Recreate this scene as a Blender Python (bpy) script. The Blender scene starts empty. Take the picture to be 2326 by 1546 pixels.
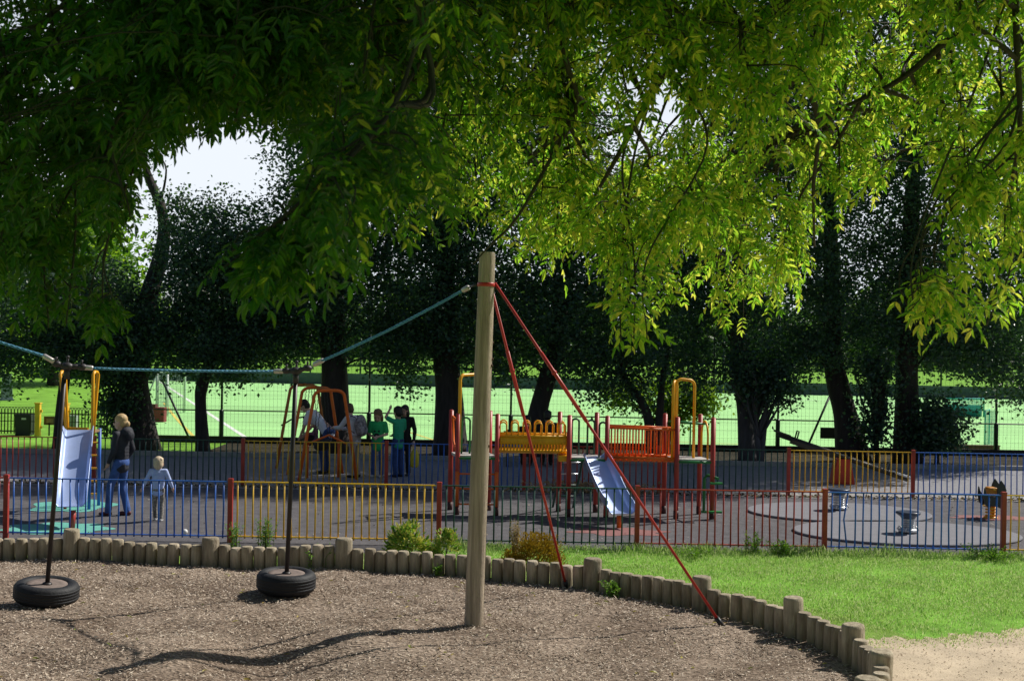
import bpy, bmesh, math, random
import numpy as np
from mathutils import Vector, Matrix, noise as mnoise

random.seed(7)
RNG = np.random.default_rng(11)
SC = bpy.context.scene
COL = SC.collection
R = math.radians

# ------------------------------------------------------------------ camera
F_PX, W_PX, H_PX = 2900.0, 2326.0, 1546.0
CAM = Vector((0, 0, 3.05))
_p, _r = math.atan(13 / F_PX), R(1.0)
_F = Vector((0, math.cos(_p), -math.sin(_p)))
_U0 = Vector((0, math.sin(_p), math.cos(_p)))
_R0 = Vector((1, 0, 0))
_R = _R0 * math.cos(_r) + _U0 * math.sin(_r)
_U = _U0 * math.cos(_r) - _R0 * math.sin(_r)


def ray(x, y):
    return _F + _R * ((x - W_PX / 2) / F_PX) + _U * ((H_PX / 2 - y) / F_PX)


def at(x, y, Y):
    d = ray(x, y)
    return CAM + d * (Y / d.y)


def gnd(x, y, z=0.0):
    d = ray(x, y)
    return CAM + d * ((z - CAM.z) / d.z)


def px(P):
    v = Vector(P) - CAM
    f = v.dot(_F)
    return W_PX / 2 + v.dot(_R) / f * F_PX, H_PX / 2 - v.dot(_U) / f * F_PX


cam = bpy.data.cameras.new('camera')
cam.sensor_width = 36.0
cam.lens = 36.0 * F_PX / W_PX
cam.clip_start, cam.clip_end = 0.05, 3000
co = bpy.data.objects.new('camera', cam)
COL.objects.link(co)
co.matrix_world = Matrix(((_R.x, _U.x, -_F.x, CAM.x), (_R.y, _U.y, -_F.y, CAM.y), (_R.z, _U.z, -_F.z, CAM.z), (0, 0, 0, 1)))
SC.camera = co
cam.dof.use_dof = True
cam.dof.focus_distance = 14.5
cam.dof.aperture_fstop = 5.6

SC.view_settings.view_transform = 'Standard'
SC.view_settings.look = 'None'
SC.view_settings.exposure = 0
SC.view_settings.gamma = 1
SC.cycles.max_bounces = 6
SC.cycles.transparent_max_bounces = 8
SC.cycles.use_denoising = True

# ------------------------------------------------------------------ light
SUN_EL, SUN_AZ = R(45), R(33)                 # azimuth: from +X towards +Y
SUN = Vector((math.cos(SUN_EL) * math.cos(SUN_AZ), math.cos(SUN_EL) * math.sin(SUN_AZ), math.sin(SUN_EL)))
sl = bpy.data.lights.new('sun', 'SUN')
sl.energy, sl.angle, sl.color = 5.0, R(0.5), (1.0, 0.95, 0.86)
so = bpy.data.objects.new('sun', sl)
COL.objects.link(so)
so.rotation_euler = SUN.to_track_quat('Z', 'Y').to_euler()
so.location = (20, 20, 30)

w = bpy.data.worlds.new('World')
SC.world = w
w.use_nodes = True
nt = w.node_tree
nt.nodes.clear()
wo = nt.nodes.new('ShaderNodeOutputWorld')
bg = nt.nodes.new('ShaderNodeBackground')
sky = nt.nodes.new('ShaderNodeTexSky')
sky.sky_type = 'NISHITA'
sky.sun_disc = False
sky.sun_elevation = SUN_EL
sky.sun_rotation = math.atan2(SUN.x, SUN.y)
bg.inputs[1].default_value = 0.058
# bright cumulus low over the horizon
tc = nt.nodes.new('ShaderNodeTexCoord')
sx = nt.nodes.new('ShaderNodeSeparateXYZ')
nt.links.new(tc.outputs['Generated'], sx.inputs[0])
nz = nt.nodes.new('ShaderNodeTexNoise')
nz.inputs['Scale'].default_value = 5.0
nz.inputs['Detail'].default_value = 6
mp = nt.nodes.new('ShaderNodeMapping')
mp.inputs['Scale'].default_value = (1, 1, 2.6)
nt.links.new(tc.outputs['Generated'], mp.inputs[0])
nt.links.new(mp.outputs[0], nz.inputs['Vector'])
cr = nt.nodes.new('ShaderNodeValToRGB')
cr.color_ramp.elements[0].position = 0.27
cr.color_ramp.elements[1].position = 0.43
nt.links.new(nz.outputs[0], cr.inputs[0])
mr = nt.nodes.new('ShaderNodeMapRange')
mr.inputs[1].default_value, mr.inputs[2].default_value = 0.34, 0.16
mr.inputs[3].default_value, mr.inputs[4].default_value = 0.03, 1.0
nt.links.new(sx.outputs[2], mr.inputs[0])
mu = nt.nodes.new('ShaderNodeMath')
mu.operation = 'MULTIPLY'
nt.links.new(cr.outputs[0], mu.inputs[0])
nt.links.new(mr.outputs[0], mu.inputs[1])
my = nt.nodes.new('ShaderNodeMapRange')          # the cloud bank stands in the north only
my.inputs[1].default_value, my.inputs[2].default_value = 0.35, 0.8
nt.links.new(sx.outputs[1], my.inputs[0])
mu2 = nt.nodes.new('ShaderNodeMath')
mu2.operation = 'MULTIPLY'
nt.links.new(mu.outputs[0], mu2.inputs[0])
nt.links.new(my.outputs[0], mu2.inputs[1])
mu = mu2
mx = nt.nodes.new('ShaderNodeMix')
mx.data_type = 'RGBA'
nt.links.new(mu.outputs[0], mx.inputs[0])
nt.links.new(sky.outputs[0], mx.inputs[6])
mx.inputs[7].default_value = (15.2, 16.2, 17.6, 1)
nt.links.new(mx.outputs[2], bg.inputs[0])
nt.links.new(bg.outputs[0], wo.inputs[0])


# ------------------------------------------------------------------ materials
MATS = {}


def mat(name, c, rough=0.6, var=0.15, scale=8.0, metal=0.0, bump=0.0, bscale=40.0, spec=0.5, c2=None, stretch=None, obj_coord=True):
    """principled material with a noise-driven colour variation and optional bump"""
    if name in MATS:
        return MATS[name]
    m = bpy.data.materials.new(name)
    m.use_nodes = True
    n, l = m.node_tree.nodes, m.node_tree.links
    b = n['Principled BSDF']
    b.inputs['Roughness'].default_value = rough
    b.inputs['Metallic'].default_value = metal
    b.inputs['Specular IOR Level'].default_value = spec
    t = n.new('ShaderNodeTexCoord')
    mpn = n.new('ShaderNodeMapping')
    l.new(t.outputs['Object'], mpn.inputs[0])
    if stretch:
        mpn.inputs['Scale'].default_value = stretch
    nz = n.new('ShaderNodeTexNoise')
    nz.inputs['Scale'].default_value = scale
    nz.inputs['Detail'].default_value = 6
    nz.inputs['Roughness'].default_value = 0.65
    l.new(mpn.outputs[0], nz.inputs['Vector'])
    r_ = n.new('ShaderNodeValToRGB')
    a = Vector(c)
    lo = tuple(max(0, v * (1 - var)) for v in a)
    hi = c2 if c2 else tuple(min(1, v * (1 + var)) for v in a)
    r_.color_ramp.elements[0].position, r_.color_ramp.elements[1].position = 0.32, 0.68
    r_.color_ramp.elements[0].color = (*lo, 1)
    r_.color_ramp.elements[1].color = (*hi, 1)
    l.new(nz.outputs[0], r_.inputs[0])
    l.new(r_.outputs[0], b.inputs['Base Color'])
    if bump:
        nb = n.new('ShaderNodeTexNoise')
        nb.inputs['Scale'].default_value = bscale
        nb.inputs['Detail'].default_value = 5
        l.new(mpn.outputs[0], nb.inputs['Vector'])
        bp = n.new('ShaderNodeBump')
        bp.inputs['Strength'].default_value = bump
        bp.inputs['Distance'].default_value = 0.02
        l.new(nb.outputs[0], bp.inputs['Height'])
        l.new(bp.outputs[0], b.inputs['Normal'])
    MATS[name] = m
    return m


def leaf_mat(name, cols, trans, tw=0.5, rough=0.45, spec=0.35):
    """leaf: colour drawn per leaf from cols; part of the light passes through"""
    m = bpy.data.materials.new(name)
    m.use_nodes = True
    n, l = m.node_tree.nodes, m.node_tree.links
    b = n['Principled BSDF']
    b.inputs['Roughness'].default_value = rough
    b.inputs['Specular IOR Level'].default_value = spec
    g = n.new('ShaderNodeNewGeometry')
    def ramp(cs):
        r_ = n.new('ShaderNodeValToRGB')
        e = r_.color_ramp.elements
        while len(e) < len(cs):
            e.new(0.5)
        for i, c in enumerate(cs):
            e[i].position = i / max(1, len(cs) - 1)
            e[i].color = (*c, 1)
        l.new(g.outputs['Random Per Island'], r_.inputs[0])
        return r_
    l.new(ramp(cols).outputs[0], b.inputs['Base Color'])
    if tw > 0:
        tr = n.new('ShaderNodeBsdfTranslucent')
        l.new(ramp(trans).outputs[0], tr.inputs[0])
        ms = n.new('ShaderNodeMixShader')
        ms.inputs[0].default_value = tw
        l.new(b.outputs[0], ms.inputs[1])
        l.new(tr.outputs[0], ms.inputs[2])
        l.new(ms.outputs[0], n['Material Output'].inputs[0])
    return m


# ------------------------------------------------------------------ mesh building
class MB:
    def __init__(s):
        s.v, s.f, s.sm = [], [], []

    def add(s, vs, fs, smooth=True):
        o = len(s.v)
        s.v += [tuple(v) for v in vs]
        s.f += [tuple(i + o for i in f) for f in fs]
        s.sm += [smooth] * len(fs)
        return s

    def box(s, c, size, rot=None, taper=1.0):
        x, y, z = (d / 2 for d in size)
        vs = []
        for k, (a, b, e) in enumerate([(-1, -1, -1), (1, -1, -1), (1, 1, -1), (-1, 1, -1), (-1, -1, 1), (1, -1, 1), (1, 1, 1), (-1, 1, 1)]):
            t = taper if e > 0 else 1
            v = Vector((a * x * t, b * y * t, e * z))
            if rot is not None:
                v = rot @ v
            vs.append(v + Vector(c))
        return s.add(vs, [(3, 2, 1, 0), (4, 5, 6, 7), (0, 1, 5, 4), (1, 2, 6, 5), (2, 3, 7, 6), (3, 0, 4, 7)], False)

    def tube(s, pts, r, n=8, cap=True, flat=1.0):
        pts = [Vector(p) for p in pts]
        k = len(pts)
        rs = list(r) if hasattr(r, '__len__') else [r] * k
        vs, fs = [], []
        prev = None
        for i, p in enumerate(pts):
            t = (pts[min(i + 1, k - 1)] - pts[max(i - 1, 0)])
            t = t.normalized() if t.length > 1e-9 else Vector((0, 0, 1))
            if prev is None:
                u = t.cross(Vector((0, 0, 1)) if abs(t.z) < 0.9 else Vector((0, 1, 0))).normalized()
            else:
                u = (prev - t * prev.dot(t))
                u = u.normalized() if u.length > 1e-6 else t.orthogonal().normalized()
            prev = u
            q = t.cross(u)
            for j in range(n):
                a = 2 * math.pi * j / n
                vs.append(p + u * (math.cos(a) * rs[i]) + q * (math.sin(a) * rs[i] * flat))
        for i in range(k - 1):
            for j in range(n):
                a, b = i * n + j, i * n + (j + 1) % n
                fs.append((a, b, b + n, a + n))
        s.add(vs, fs, True)
        if cap:
            o = len(s.v) - len(vs)
            s.f += [tuple(o + j for j in reversed(range(n))), tuple(o + (k - 1) * n + j for j in range(n))]
            s.sm += [False, False]
        return s

    def ball(s, c, r, n=10, m=7, rot=None):
        r = r if hasattr(r, '__len__') else (r, r, r)
        vs = [(0, 0, -1)]
        for i in range(1, m):
            a = -math.pi / 2 + math.pi * i / m
            for j in range(n):
                b = 2 * math.pi * j / n
                vs.append((math.cos(a) * math.cos(b), math.cos(a) * math.sin(b), math.sin(a)))
        vs.append((0, 0, 1))
        out = []
        for v in vs:
            p = Vector((v[0] * r[0], v[1] * r[1], v[2] * r[2]))
            if rot is not None:
                p = rot @ p
            out.append(p + Vector(c))
        fs = [(0, 1 + (j + 1) % n, 1 + j) for j in range(n)]
        for i in range(m - 2):
            for j in range(n):
                a, b = 1 + i * n + j, 1 + i * n + (j + 1) % n
                fs.append((a, b, b + n, a + n))
        t = len(vs) - 1
        o = 1 + (m - 2) * n
        fs += [(o + j, o + (j + 1) % n, t) for j in range(n)]
        return s.add(out, fs, True)

    def capsule(s, a, b, ra, rb, n=10):
        a, b = Vector(a), Vector(b)
        s.tube([a, a.lerp(b, 0.5), b], [ra, (ra + rb) / 2, rb], n)
        s.ball(a, ra, n, 6)
        s.ball(b, rb, n, 6)
        return s

    def lathe(s, prof, n=24, c=(0, 0, 0), close=True, mtx=None):
        vs, fs = [], []
        k = len(prof)
        for r_, z in prof:
            for j in range(n):
                a = 2 * math.pi * j / n
                v = Vector((r_ * math.cos(a), r_ * math.sin(a), z))
                if mtx is not None:
                    v = mtx @ v
                vs.append(v + Vector(c))
        for i in range(k - 1):
            for j in range(n):
                a, b = i * n + j, i * n + (j + 1) % n
                fs.append((a, b, b + n, a + n))
        s.add(vs, fs, True)
        if close:
            o = len(s.v) - len(vs)
            s.f += [tuple(o + j for j in reversed(range(n))), tuple(o + (k - 1) * n + j for j in range(n))]
            s.sm += [False, False]
        return s

    def prism(s, poly, off):
        """planar polygon (list of 3d points) extruded by the vector off"""
        n = len(poly)
        vs = [Vector(p) for p in poly] + [Vector(p) + Vector(off) for p in poly]
        fs = [tuple(range(n)), tuple(reversed(range(n, 2 * n)))]
        fs += [(i, i + n, (i + 1) % n + n, (i + 1) % n) for i in range(n)]
        return s.add(vs, fs, False)

    def mesh(s, name):
        me = bpy.data.meshes.new(name)
        me.from_pydata(s.v, [], s.f)
        me.polygons.foreach_set('use_smooth', s.sm)
        bm = bmesh.new()
        bm.from_mesh(me)
        bmesh.ops.recalc_face_normals(bm, faces=bm.faces)
        bm.to_mesh(me)
        bm.free()
        return me

    def build(s, name, m=None, parent=None, loc=None, bevel=0.0):
        return link(name, s.mesh(name), m, parent, loc, bevel)


def link(name, me, m=None, parent=None, loc=None, bevel=0.0):
    if m is not None and not me.materials:
        me.materials.append(m)
    o = bpy.data.objects.new(name, me)
    COL.objects.link(o)
    if parent is not None:
        o.parent = parent
    if loc is not None:
        o.location = loc
    if bevel:
        bv = o.modifiers.new('bevel', 'BEVEL')
        bv.width, bv.segments, bv.limit_method = bevel, 2, 'ANGLE'
    return o


def np_mesh(name, V, Fc, smooth=False):
    """mesh from numpy arrays: V (N,3), Fc (M,k) faces of the same size"""
    me = bpy.data.meshes.new(name)
    M, k = Fc.shape
    me.vertices.add(len(V))
    me.vertices.foreach_set('co', np.ascontiguousarray(V, dtype=np.float32).ravel())
    me.loops.add(M * k)
    me.loops.foreach_set('vertex_index', np.ascontiguousarray(Fc, dtype=np.int32).ravel())
    me.polygons.add(M)
    me.polygons.foreach_set('loop_start', np.arange(0, M * k, k, dtype=np.int32))
    me.update(calc_edges=True)
    me.polygons.foreach_set('use_smooth', np.full(M, smooth))
    me.validate()
    return me


def tag(o, label=None, cat=None, group=None, kind=None):
    if label:
        o['label'] = label
    if cat:
        o['category'] = cat
    if group:
        o['group'] = group
    if kind:
        o['kind'] = kind
    return o


def empty(name, loc, label, cat, group=None, rz=0.0):
    o = bpy.data.objects.new(name, None)
    COL.objects.link(o)
    o.location = loc
    o.rotation_euler = (0, 0, rz)
    o.empty_display_size = 0.1
    return tag(o, label, cat, group)


def copy_tree(o, parent=None):
    c = o.copy()
    COL.objects.link(c)
    if parent is not None:
        c.parent = parent
    for ch in list(o.children):
        copy_tree(ch, c)
    return c


def nrm(a):
    return a / np.maximum(np.linalg.norm(a, axis=-1, keepdims=True), 1e-9)


def leaf_geo(P, D, N, L, Wd, six=True, curl=0.15):
    """leaf blades: base P, long axis D, face normal N, length L, width Wd -> V, F"""
    D = nrm(D)
    S = nrm(np.cross(D, N))
    N = np.cross(S, D)
    L, Wd = L[:, None], Wd[:, None]
    n = len(P)
    if six:
        fr = [(0.0, 0, 0), (0.3, 0.5, 0.12), (0.68, 0.4, 0.10), (1.0, 0, -curl), (0.68, -0.4, 0.10), (0.3, -0.5, 0.12)]
        V = np.stack([P + D * (a * L) + S * (b * Wd) + N * (c * Wd if abs(b) > 0 else c * L) for a, b, c in fr], 1).reshape(-1, 3)
        base = (np.arange(n) * 6)[:, None]
        Fc = np.concatenate([base + np.array([[0, 1, 2, 3]]), base + np.array([[0, 3, 4, 5]])], 1).reshape(-1, 4)
    else:
        fr = [(0.0, 0, 0), (0.45, 0.5, 0.1), (1.0, 0, 0), (0.45, -0.5, 0.1)]
        V = np.stack([P + D * (a * L) + S * (b * Wd) + N * (c * Wd) for a, b, c in fr], 1).reshape(-1, 3)
        Fc = (np.arange(n) * 4)[:, None] + np.array([[0, 1, 2, 3]])
    return V, Fc


def rand_unit(n):
    return nrm(RNG.normal(size=(n, 3)))


def spline(pts, n):
    """Catmull-Rom through the points, n samples per span"""
    P = [Vector(p) for p in pts]
    P = [P[0] * 2 - P[1]] + P + [P[-1] * 2 - P[-2]]
    out = []
    for i in range(1, len(P) - 2):
        for k in range(n):
            t = k / n
            a, b, c, d = P[i - 1], P[i], P[i + 1], P[i + 2]
            out.append(0.5 * ((2 * b) + (c - a) * t + (2 * a - 5 * b + 4 * c - d) * t * t + (3 * b - a - 3 * c + d) * t ** 3))
    out.append(P[-2])
    return out


def arch(a, b, h, r=None, n=8):
    """inverted U from a up to height h over a and b, with rounded shoulders of radius r"""
    a, b = Vector(a), Vector(b)
    wdt = (b - a).length
    r = min(r if r else wdt / 2, wdt / 2)
    u = (b - a).normalized()
    zt = h
    pts = [a]
    A, B = Vector((a.x, a.y, zt - r)), Vector((b.x, b.y, zt - r))
    for k in range(n + 1):
        t = math.pi / 2 * k / n
        pts.append(A + u * (r * (1 - math.cos(t))) + Vector((0, 0, r * math.sin(t))))
    for k in range(n + 1):
        t = math.pi / 2 * (1 - k / n)
        pts.append(B - u * (r * (1 - math.cos(t))) + Vector((0, 0, r * math.sin(t))))
    pts.append(b)
    return pts


# ------------------------------------------------------------------ shared paints
RED = mat('red_paint', (0.42, 0.042, 0.028), 0.42, 0.25, 3, bump=0.05)
ORANGE = mat('orange_paint', (0.85, 0.16, 0.014), 0.38, 0.2, 3)
YELLOW = mat('yellow_paint', (0.86, 0.50, 0.03), 0.42, 0.22, 3)
AMBER = mat('amber_paint', (0.95, 0.42, 0.012), 0.38, 0.15, 3)
BLUE = mat('blue_paint', (0.035, 0.15, 0.58), 0.42, 0.25, 3)
GREEN = mat('dark_green_paint', (0.014, 0.075, 0.055), 0.42, 0.25, 3)
GRASSGREEN = mat('mid_green_paint', (0.02, 0.22, 0.05), 0.4, 0.2, 3)
BLACKM = mat('black_metal', (0.018, 0.018, 0.02), 0.45, 0.2, 5)
STEEL = mat('bright_steel', (0.55, 0.58, 0.62), 0.28, 0.08, 4, metal=0.85)
ALU = mat('ferrule_metal', (0.62, 0.58, 0.55), 0.4, 0.1, 6, metal=0.5)

# ------------------------------------------------------------------ the pit outline
EDGE_PX = [(-330, 1266), (-160, 1262), (160, 1269), (478, 1284), (780, 1291), (1062, 1308), (1345, 1337), (1593, 1386), (1803, 1441), (1938, 1506), (1998, 1576), (1966, 1650)]
EDGE = [gnd(*p) for p in EDGE_PX]
EDGE += [Vector((2.25, 9.55, 0)), Vector((1.2, 8.6, 0))]
EDGE_S = spline(EDGE, 24)
POLY = [(p.x, p.y) for p in EDGE_S] + [(-2, 8.5), (-9, 8.5), (-9.2, 11), (-9.2, 16.4)]


def inside(x, y, poly=POLY):
    c = False
    n = len(poly)
    for i in range(n):
        x1, y1 = poly[i]
        x2, y2 = poly[i - 1]
        if (y1 > y) != (y2 > y) and x < (x2 - x1) * (y - y1) / (y2 - y1) + x1:
            c = not c
    return c


def inside_np(X, Y, poly):
    c = np.zeros(len(X), bool)
    n = len(poly)
    for i in range(n):
        x1, y1 = poly[i]
        x2, y2 = poly[i - 1]
        if y1 == y2:
            continue
        k = ((y1 > Y) != (y2 > Y)) & (X < (x2 - x1) * (Y - y1) / (y2 - y1) + x1)
        c ^= k
    return c


ES = np.array([(p.x, p.y) for p in EDGE_S])
BUMPS = [(-2.1, 11.75, -0.17, 0.5), (-3.0, 12.0, 0.12, 0.42), (-2.6, 14.6, 0.02, 0.5), (-4.95, 14.0, 0.03, 0.5), (-1.3, 12.6, 0.05, 0.5),
         (0.8, 12.2, -0.04, 0.6), (1.2, 14.0, 0.03, 0.7), (-0.5, 13.4, -0.02, 0.4), (-4.4, 11.6, -0.06, 0.5), (2.2, 12.6, -0.05, 0.5)]


def pit_z(X, Y):
    X, Y = np.asarray(X, float), np.asarray(Y, float)
    z = np.full(X.shape, 0.0)
    for a, b, h, s in BUMPS:
        z += h * np.exp(-((X - a) ** 2 + (Y - b) ** 2) / (2 * s * s))
    d = np.full(X.shape, 9.0)
    for i in range(0, len(ES), 3):
        d = np.minimum(d, np.hypot(X - ES[i, 0], Y - ES[i, 1]))
    z += -0.012 * np.exp(-(d / 0.35) ** 2)
    z += 0.018 * np.sin(3.1 * X + 1.3 * Y) * np.sin(2.3 * Y - 0.7 * X) + 0.010 * np.sin(7.3 * X + 2 * Y) * np.sin(6.1 * Y)
    return z


def pz(x, y):
    return float(pit_z([x], [y])[0])


# ------------------------------------------------------------------ ground sheets
def structure(name, me, m):
    o = link(name, me, m)
    o['kind'] = 'structure'
    return o


GRASS_G = mat('lawn_soil', (0.20, 0.42, 0.055), 0.9, 0.35, 1.2, bump=0.6, bscale=60, spec=0.1)
xs = sorted(set([-900, -400, -150, -60, -30, -18] + [round(-14 + 0.4 * i, 3) for i in range(51)] + [8, 14, 30, 60, 150, 400, 900]))
ys = sorted(set([-200, -60, -20, 0, 5] + [round(7 + 0.4 * i, 3) for i in range(32)] + [24, 34, 60, 100, 180, 400, 1200]))
V, Fc = [], []
for y in ys:
    for x in xs:
        V.append((x, y, -0.45 if inside(x, y) else 0.0))
nx = len(xs)
for j in range(len(ys) - 1):
    for i in range(nx - 1):
        Fc.append((j * nx + i, j * nx + i + 1, (j + 1) * nx + i + 1, (j + 1) * nx + i))
# pull the rim of the hole outwards under the pit sheet so that the two never cut each other
me = bpy.data.meshes.new('ground')
V = [(x, y, (-0.45 if any(inside(x + dx, y + dy) for dx in (-.38, 0, .38) for dy in (-.38, 0, .38)) else z)) for x, y, z in V]
me.from_pydata(V, [], Fc)
structure('ground', me, GRASS_G)


def sheet(name, poly, z, m, tri=True):
    """flat sheet from an xy outline"""
    bm = bmesh.new()
    vs = [bm.verts.new((p[0], p[1], z)) for p in poly]
    f = bm.faces.new(vs)
    if f.normal.z < 0:
        f.normal_flip()
    bmesh.ops.triangulate(bm, faces=[f])
    me = bpy.data.meshes.new(name)
    bm.to_mesh(me)
    bm.free()
    return structure(name, me, m)


# lawn that closes the gap round the pit (its inner edge follows the edging)
lawn_m = mat('lawn_turf', (0.20, 0.33, 0.06), 0.9, 0.3, 2.2, bump=0.8, bscale=70, spec=0.1)
strip = []
outer = []
V, Fc = [], []
for i, p in enumerate(EDGE_S):
    a, b = EDGE_S[max(i - 1, 0)], EDGE_S[min(i + 1, len(EDGE_S) - 1)]
    t = (b - a).normalized()
    nn = Vector((-t.y, t.x, 0))
    V += [(p.x, p.y, 0.004), (p.x + nn.x * 1.1, p.y + nn.y * 1.1, 0.004)]
for i in range(len(EDGE_S) - 1):
    Fc.append((2 * i, 2 * i + 2, 2 * i + 3, 2 * i + 1))
me = bpy.data.meshes.new('lawn_margin')
me.from_pydata(V, [], Fc)
structure('lawn_margin', me, lawn_m)

# bark pit
PITM = bpy.data.materials.new('bark_mulch')
PITM.use_nodes = True
n, l = PITM.node_tree.nodes, PITM.node_tree.links
b = n['Principled BSDF']
b.inputs['Roughness'].default_value = 0.95
b.inputs['Specular IOR Level'].default_value = 0.15
t = n.new('ShaderNodeTexCoord')
v1 = n.new('ShaderNodeTexVoronoi')
v1.inputs['Scale'].default_value = 38
mpn = n.new('ShaderNodeMapping')
mpn.inputs['Scale'].default_value = (0.6, 1.5, 1)
l.new(t.outputs['Object'], mpn.inputs[0])
l.new(mpn.outputs[0], v1.inputs['Vector'])
rm = n.new('ShaderNodeValToRGB')
e = rm.color_ramp.elements
e[0].color, e[1].color = (0.15, 0.113, 0.086, 1), (0.52, 0.42, 0.33, 1)
e.new(0.55).color = (0.34, 0.265, 0.205, 1)
l.new(v1.outputs['Color'], rm.inputs[0])
n2 = n.new('ShaderNodeTexNoise')
n2.inputs['Scale'].default_value = 1.1
n2.inputs['Detail'].default_value = 5
l.new(t.outputs['Object'], n2.inputs['Vector'])
r2 = n.new('ShaderNodeValToRGB')
r2.color_ramp.elements[0].position, r2.color_ramp.elements[1].position = 0.35, 0.65
r2.color_ramp.elements[0].color, r2.color_ramp.elements[1].color = (0.55, 0.52, 0.5, 1), (1, 1, 1, 1)
l.new(n2.outputs[0], r2.inputs[0])
mxx = n.new('ShaderNodeMix')
mxx.data_type, mxx.blend_type = 'RGBA', 'MULTIPLY'
mxx.inputs[0].default_value = 1.0
l.new(rm.outputs[0], mxx.inputs[6])
l.new(r2.outputs[0], mxx.inputs[7])
l.new(mxx.outputs[2], b.inputs['Base Color'])
bp = n.new('ShaderNodeBump')
bp.inputs['Strength'].default_value, bp.inputs['Distance'].default_value = 0.9, 0.02
l.new(v1.outputs['Distance'], bp.inputs['Height'])
l.new(bp.outputs[0], b.inputs['Normal'])

gx = np.arange(-10.2, 4.4, 0.08)
gy = np.arange(7.5, 17.6, 0.08)
GX, GY = np.meshgrid(gx, gy)
GZ = pit_z(GX, GY)
jit = RNG.normal(scale=0.006, size=GZ.shape)
V = np.stack([GX, GY, GZ + jit], -1).reshape(-1, 3)
ii = np.arange(len(gy) - 1)[:, None] * len(gx) + np.arange(len(gx) - 1)[None, :]
Fc = np.stack([ii, ii + 1, ii + 1 + len(gx), ii + len(gx)], -1).reshape(-1, 4)
cen = V[Fc].mean(1)
keep = inside_np(cen[:, 0], cen[:, 1], POLY) | ((cen[:, 0] < -8.5) & (cen[:, 1] < 16.9)) | ((cen[:, 1] < 9.2) & (cen[:, 0] < 1.5))
o = structure('bark_pit', np_mesh('bark_pit', V, Fc[keep], True), PITM)

# loose chips
N = 150000
X = RNG.uniform(-6.6, 3.6, N)
Y = 10.6 + 7.0 * RNG.uniform(0, 1, N) ** 1.15
k = inside_np(X, Y, POLY)
X, Y = X[k], Y[k]
th = .62 + .22 * np.sin(1.9 * X + .8 * np.sin(1.7 * Y)) * np.sin(2.2 * Y + .6 * X) + .16 * np.sin(5.3 * X + 2.1 * Y) * np.sin(4.7 * Y - 2.9 * X) + .12 * np.sin(11 * X - 5 * Y) + .14 * (Y - 13.5) / 3
k = RNG.random(len(X)) < th
X, Y = X[k], Y[k]
N = len(X)
Z = pit_z(X, Y) + RNG.uniform(0.003, 0.022, N)
ang = RNG.uniform(0, 2 * np.pi, N)
D = np.stack([np.cos(ang), np.sin(ang), RNG.normal(scale=0.28, size=N)], 1)
NN = np.stack([RNG.normal(scale=0.45, size=N), RNG.normal(scale=0.45, size=N), np.ones(N)], 1)
V, Fc = leaf_geo(np.stack([X, Y, Z], 1), D, NN, RNG.gamma(3, 0.0085, N) + 0.010, RNG.uniform(0.005, 0.014, N), six=False)
CHIP = leaf_mat('bark_chip', [(0.11, 0.08, 0.06), (0.30, 0.235, 0.175), (0.44, 0.355, 0.275), (0.53, 0.435, 0.345), (0.64, 0.54, 0.435), (0.78, 0.685, 0.57)], None, 0, 0.9, 0.1)
tag(link('bark_chips', np_mesh('bark_chips', V, Fc), CHIP), 'loose brown bark chips covering the play pit', 'bark chips', kind='stuff')

N = 170
X, Y = RNG.uniform(-6, 3.2, N), RNG.uniform(11, 17, N)
k = inside_np(X, Y, POLY)
X, Y = X[k], Y[k]
N = len(X)
V, Fc = leaf_geo(np.stack([X, Y, pit_z(X, Y) + .025], 1), np.stack([RNG.normal(size=N), RNG.normal(size=N), RNG.uniform(-.1, .3, N)], 1), np.stack([RNG.normal(scale=.4, size=N), RNG.normal(scale=.4, size=N), np.ones(N)], 1), RNG.uniform(.04, .09, N), RNG.uniform(.015, .03, N))
tag(link('dropped_leaves', np_mesh('dropped_leaves', V, Fc), leaf_mat('dropped_leaf', [(0.45, 0.42, 0.06), (0.30, 0.20, 0.05), (0.25, 0.33, 0.05), (0.5, 0.36, 0.12)], [(0.4, 0.4, .05), (.3, .2, .05), (.3, .4, .05), (.5, .4, .1)], .2)), 'yellowing leaflets dropped on the bark chips', 'leaves', kind='stuff')
# sandy path at lower right
SAND = mat('sandy_path', (0.56, 0.46, 0.335), 0.95, 0.18, 2.5, bump=0.5, bscale=55, spec=0.1)
g1, g2 = gnd(2006, 1452), gnd(2326, 1428)
poly = [(p.x + 0.05, p.y) for p in EDGE_S if 8.3 < p.y < 12.5 and p.x > 1][:]
rim = spline([(poly[0][0], poly[0][1], 0), (g1.x, g1.y, 0), ((g1.x + g2.x) / 2, (g1.y + g2.y) / 2 - 0.1, 0), (g2.x, g2.y, 0), (9, 14.6, 0), (16, 15.5, 0)], 26)
rim = [(p.x, p.y + 0.07 * math.sin(p.x * 7) + 0.05 * math.sin(p.x * 19 + 1) + 0.04 * math.sin(p.x * 41)) for p in rim]
PATHPOLY = rim + [(16, 3), (1.2, 3)] + list(reversed(poly))[0:-1]
sheet('sand_path', PATHPOLY, 0.009, SAND)

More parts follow.
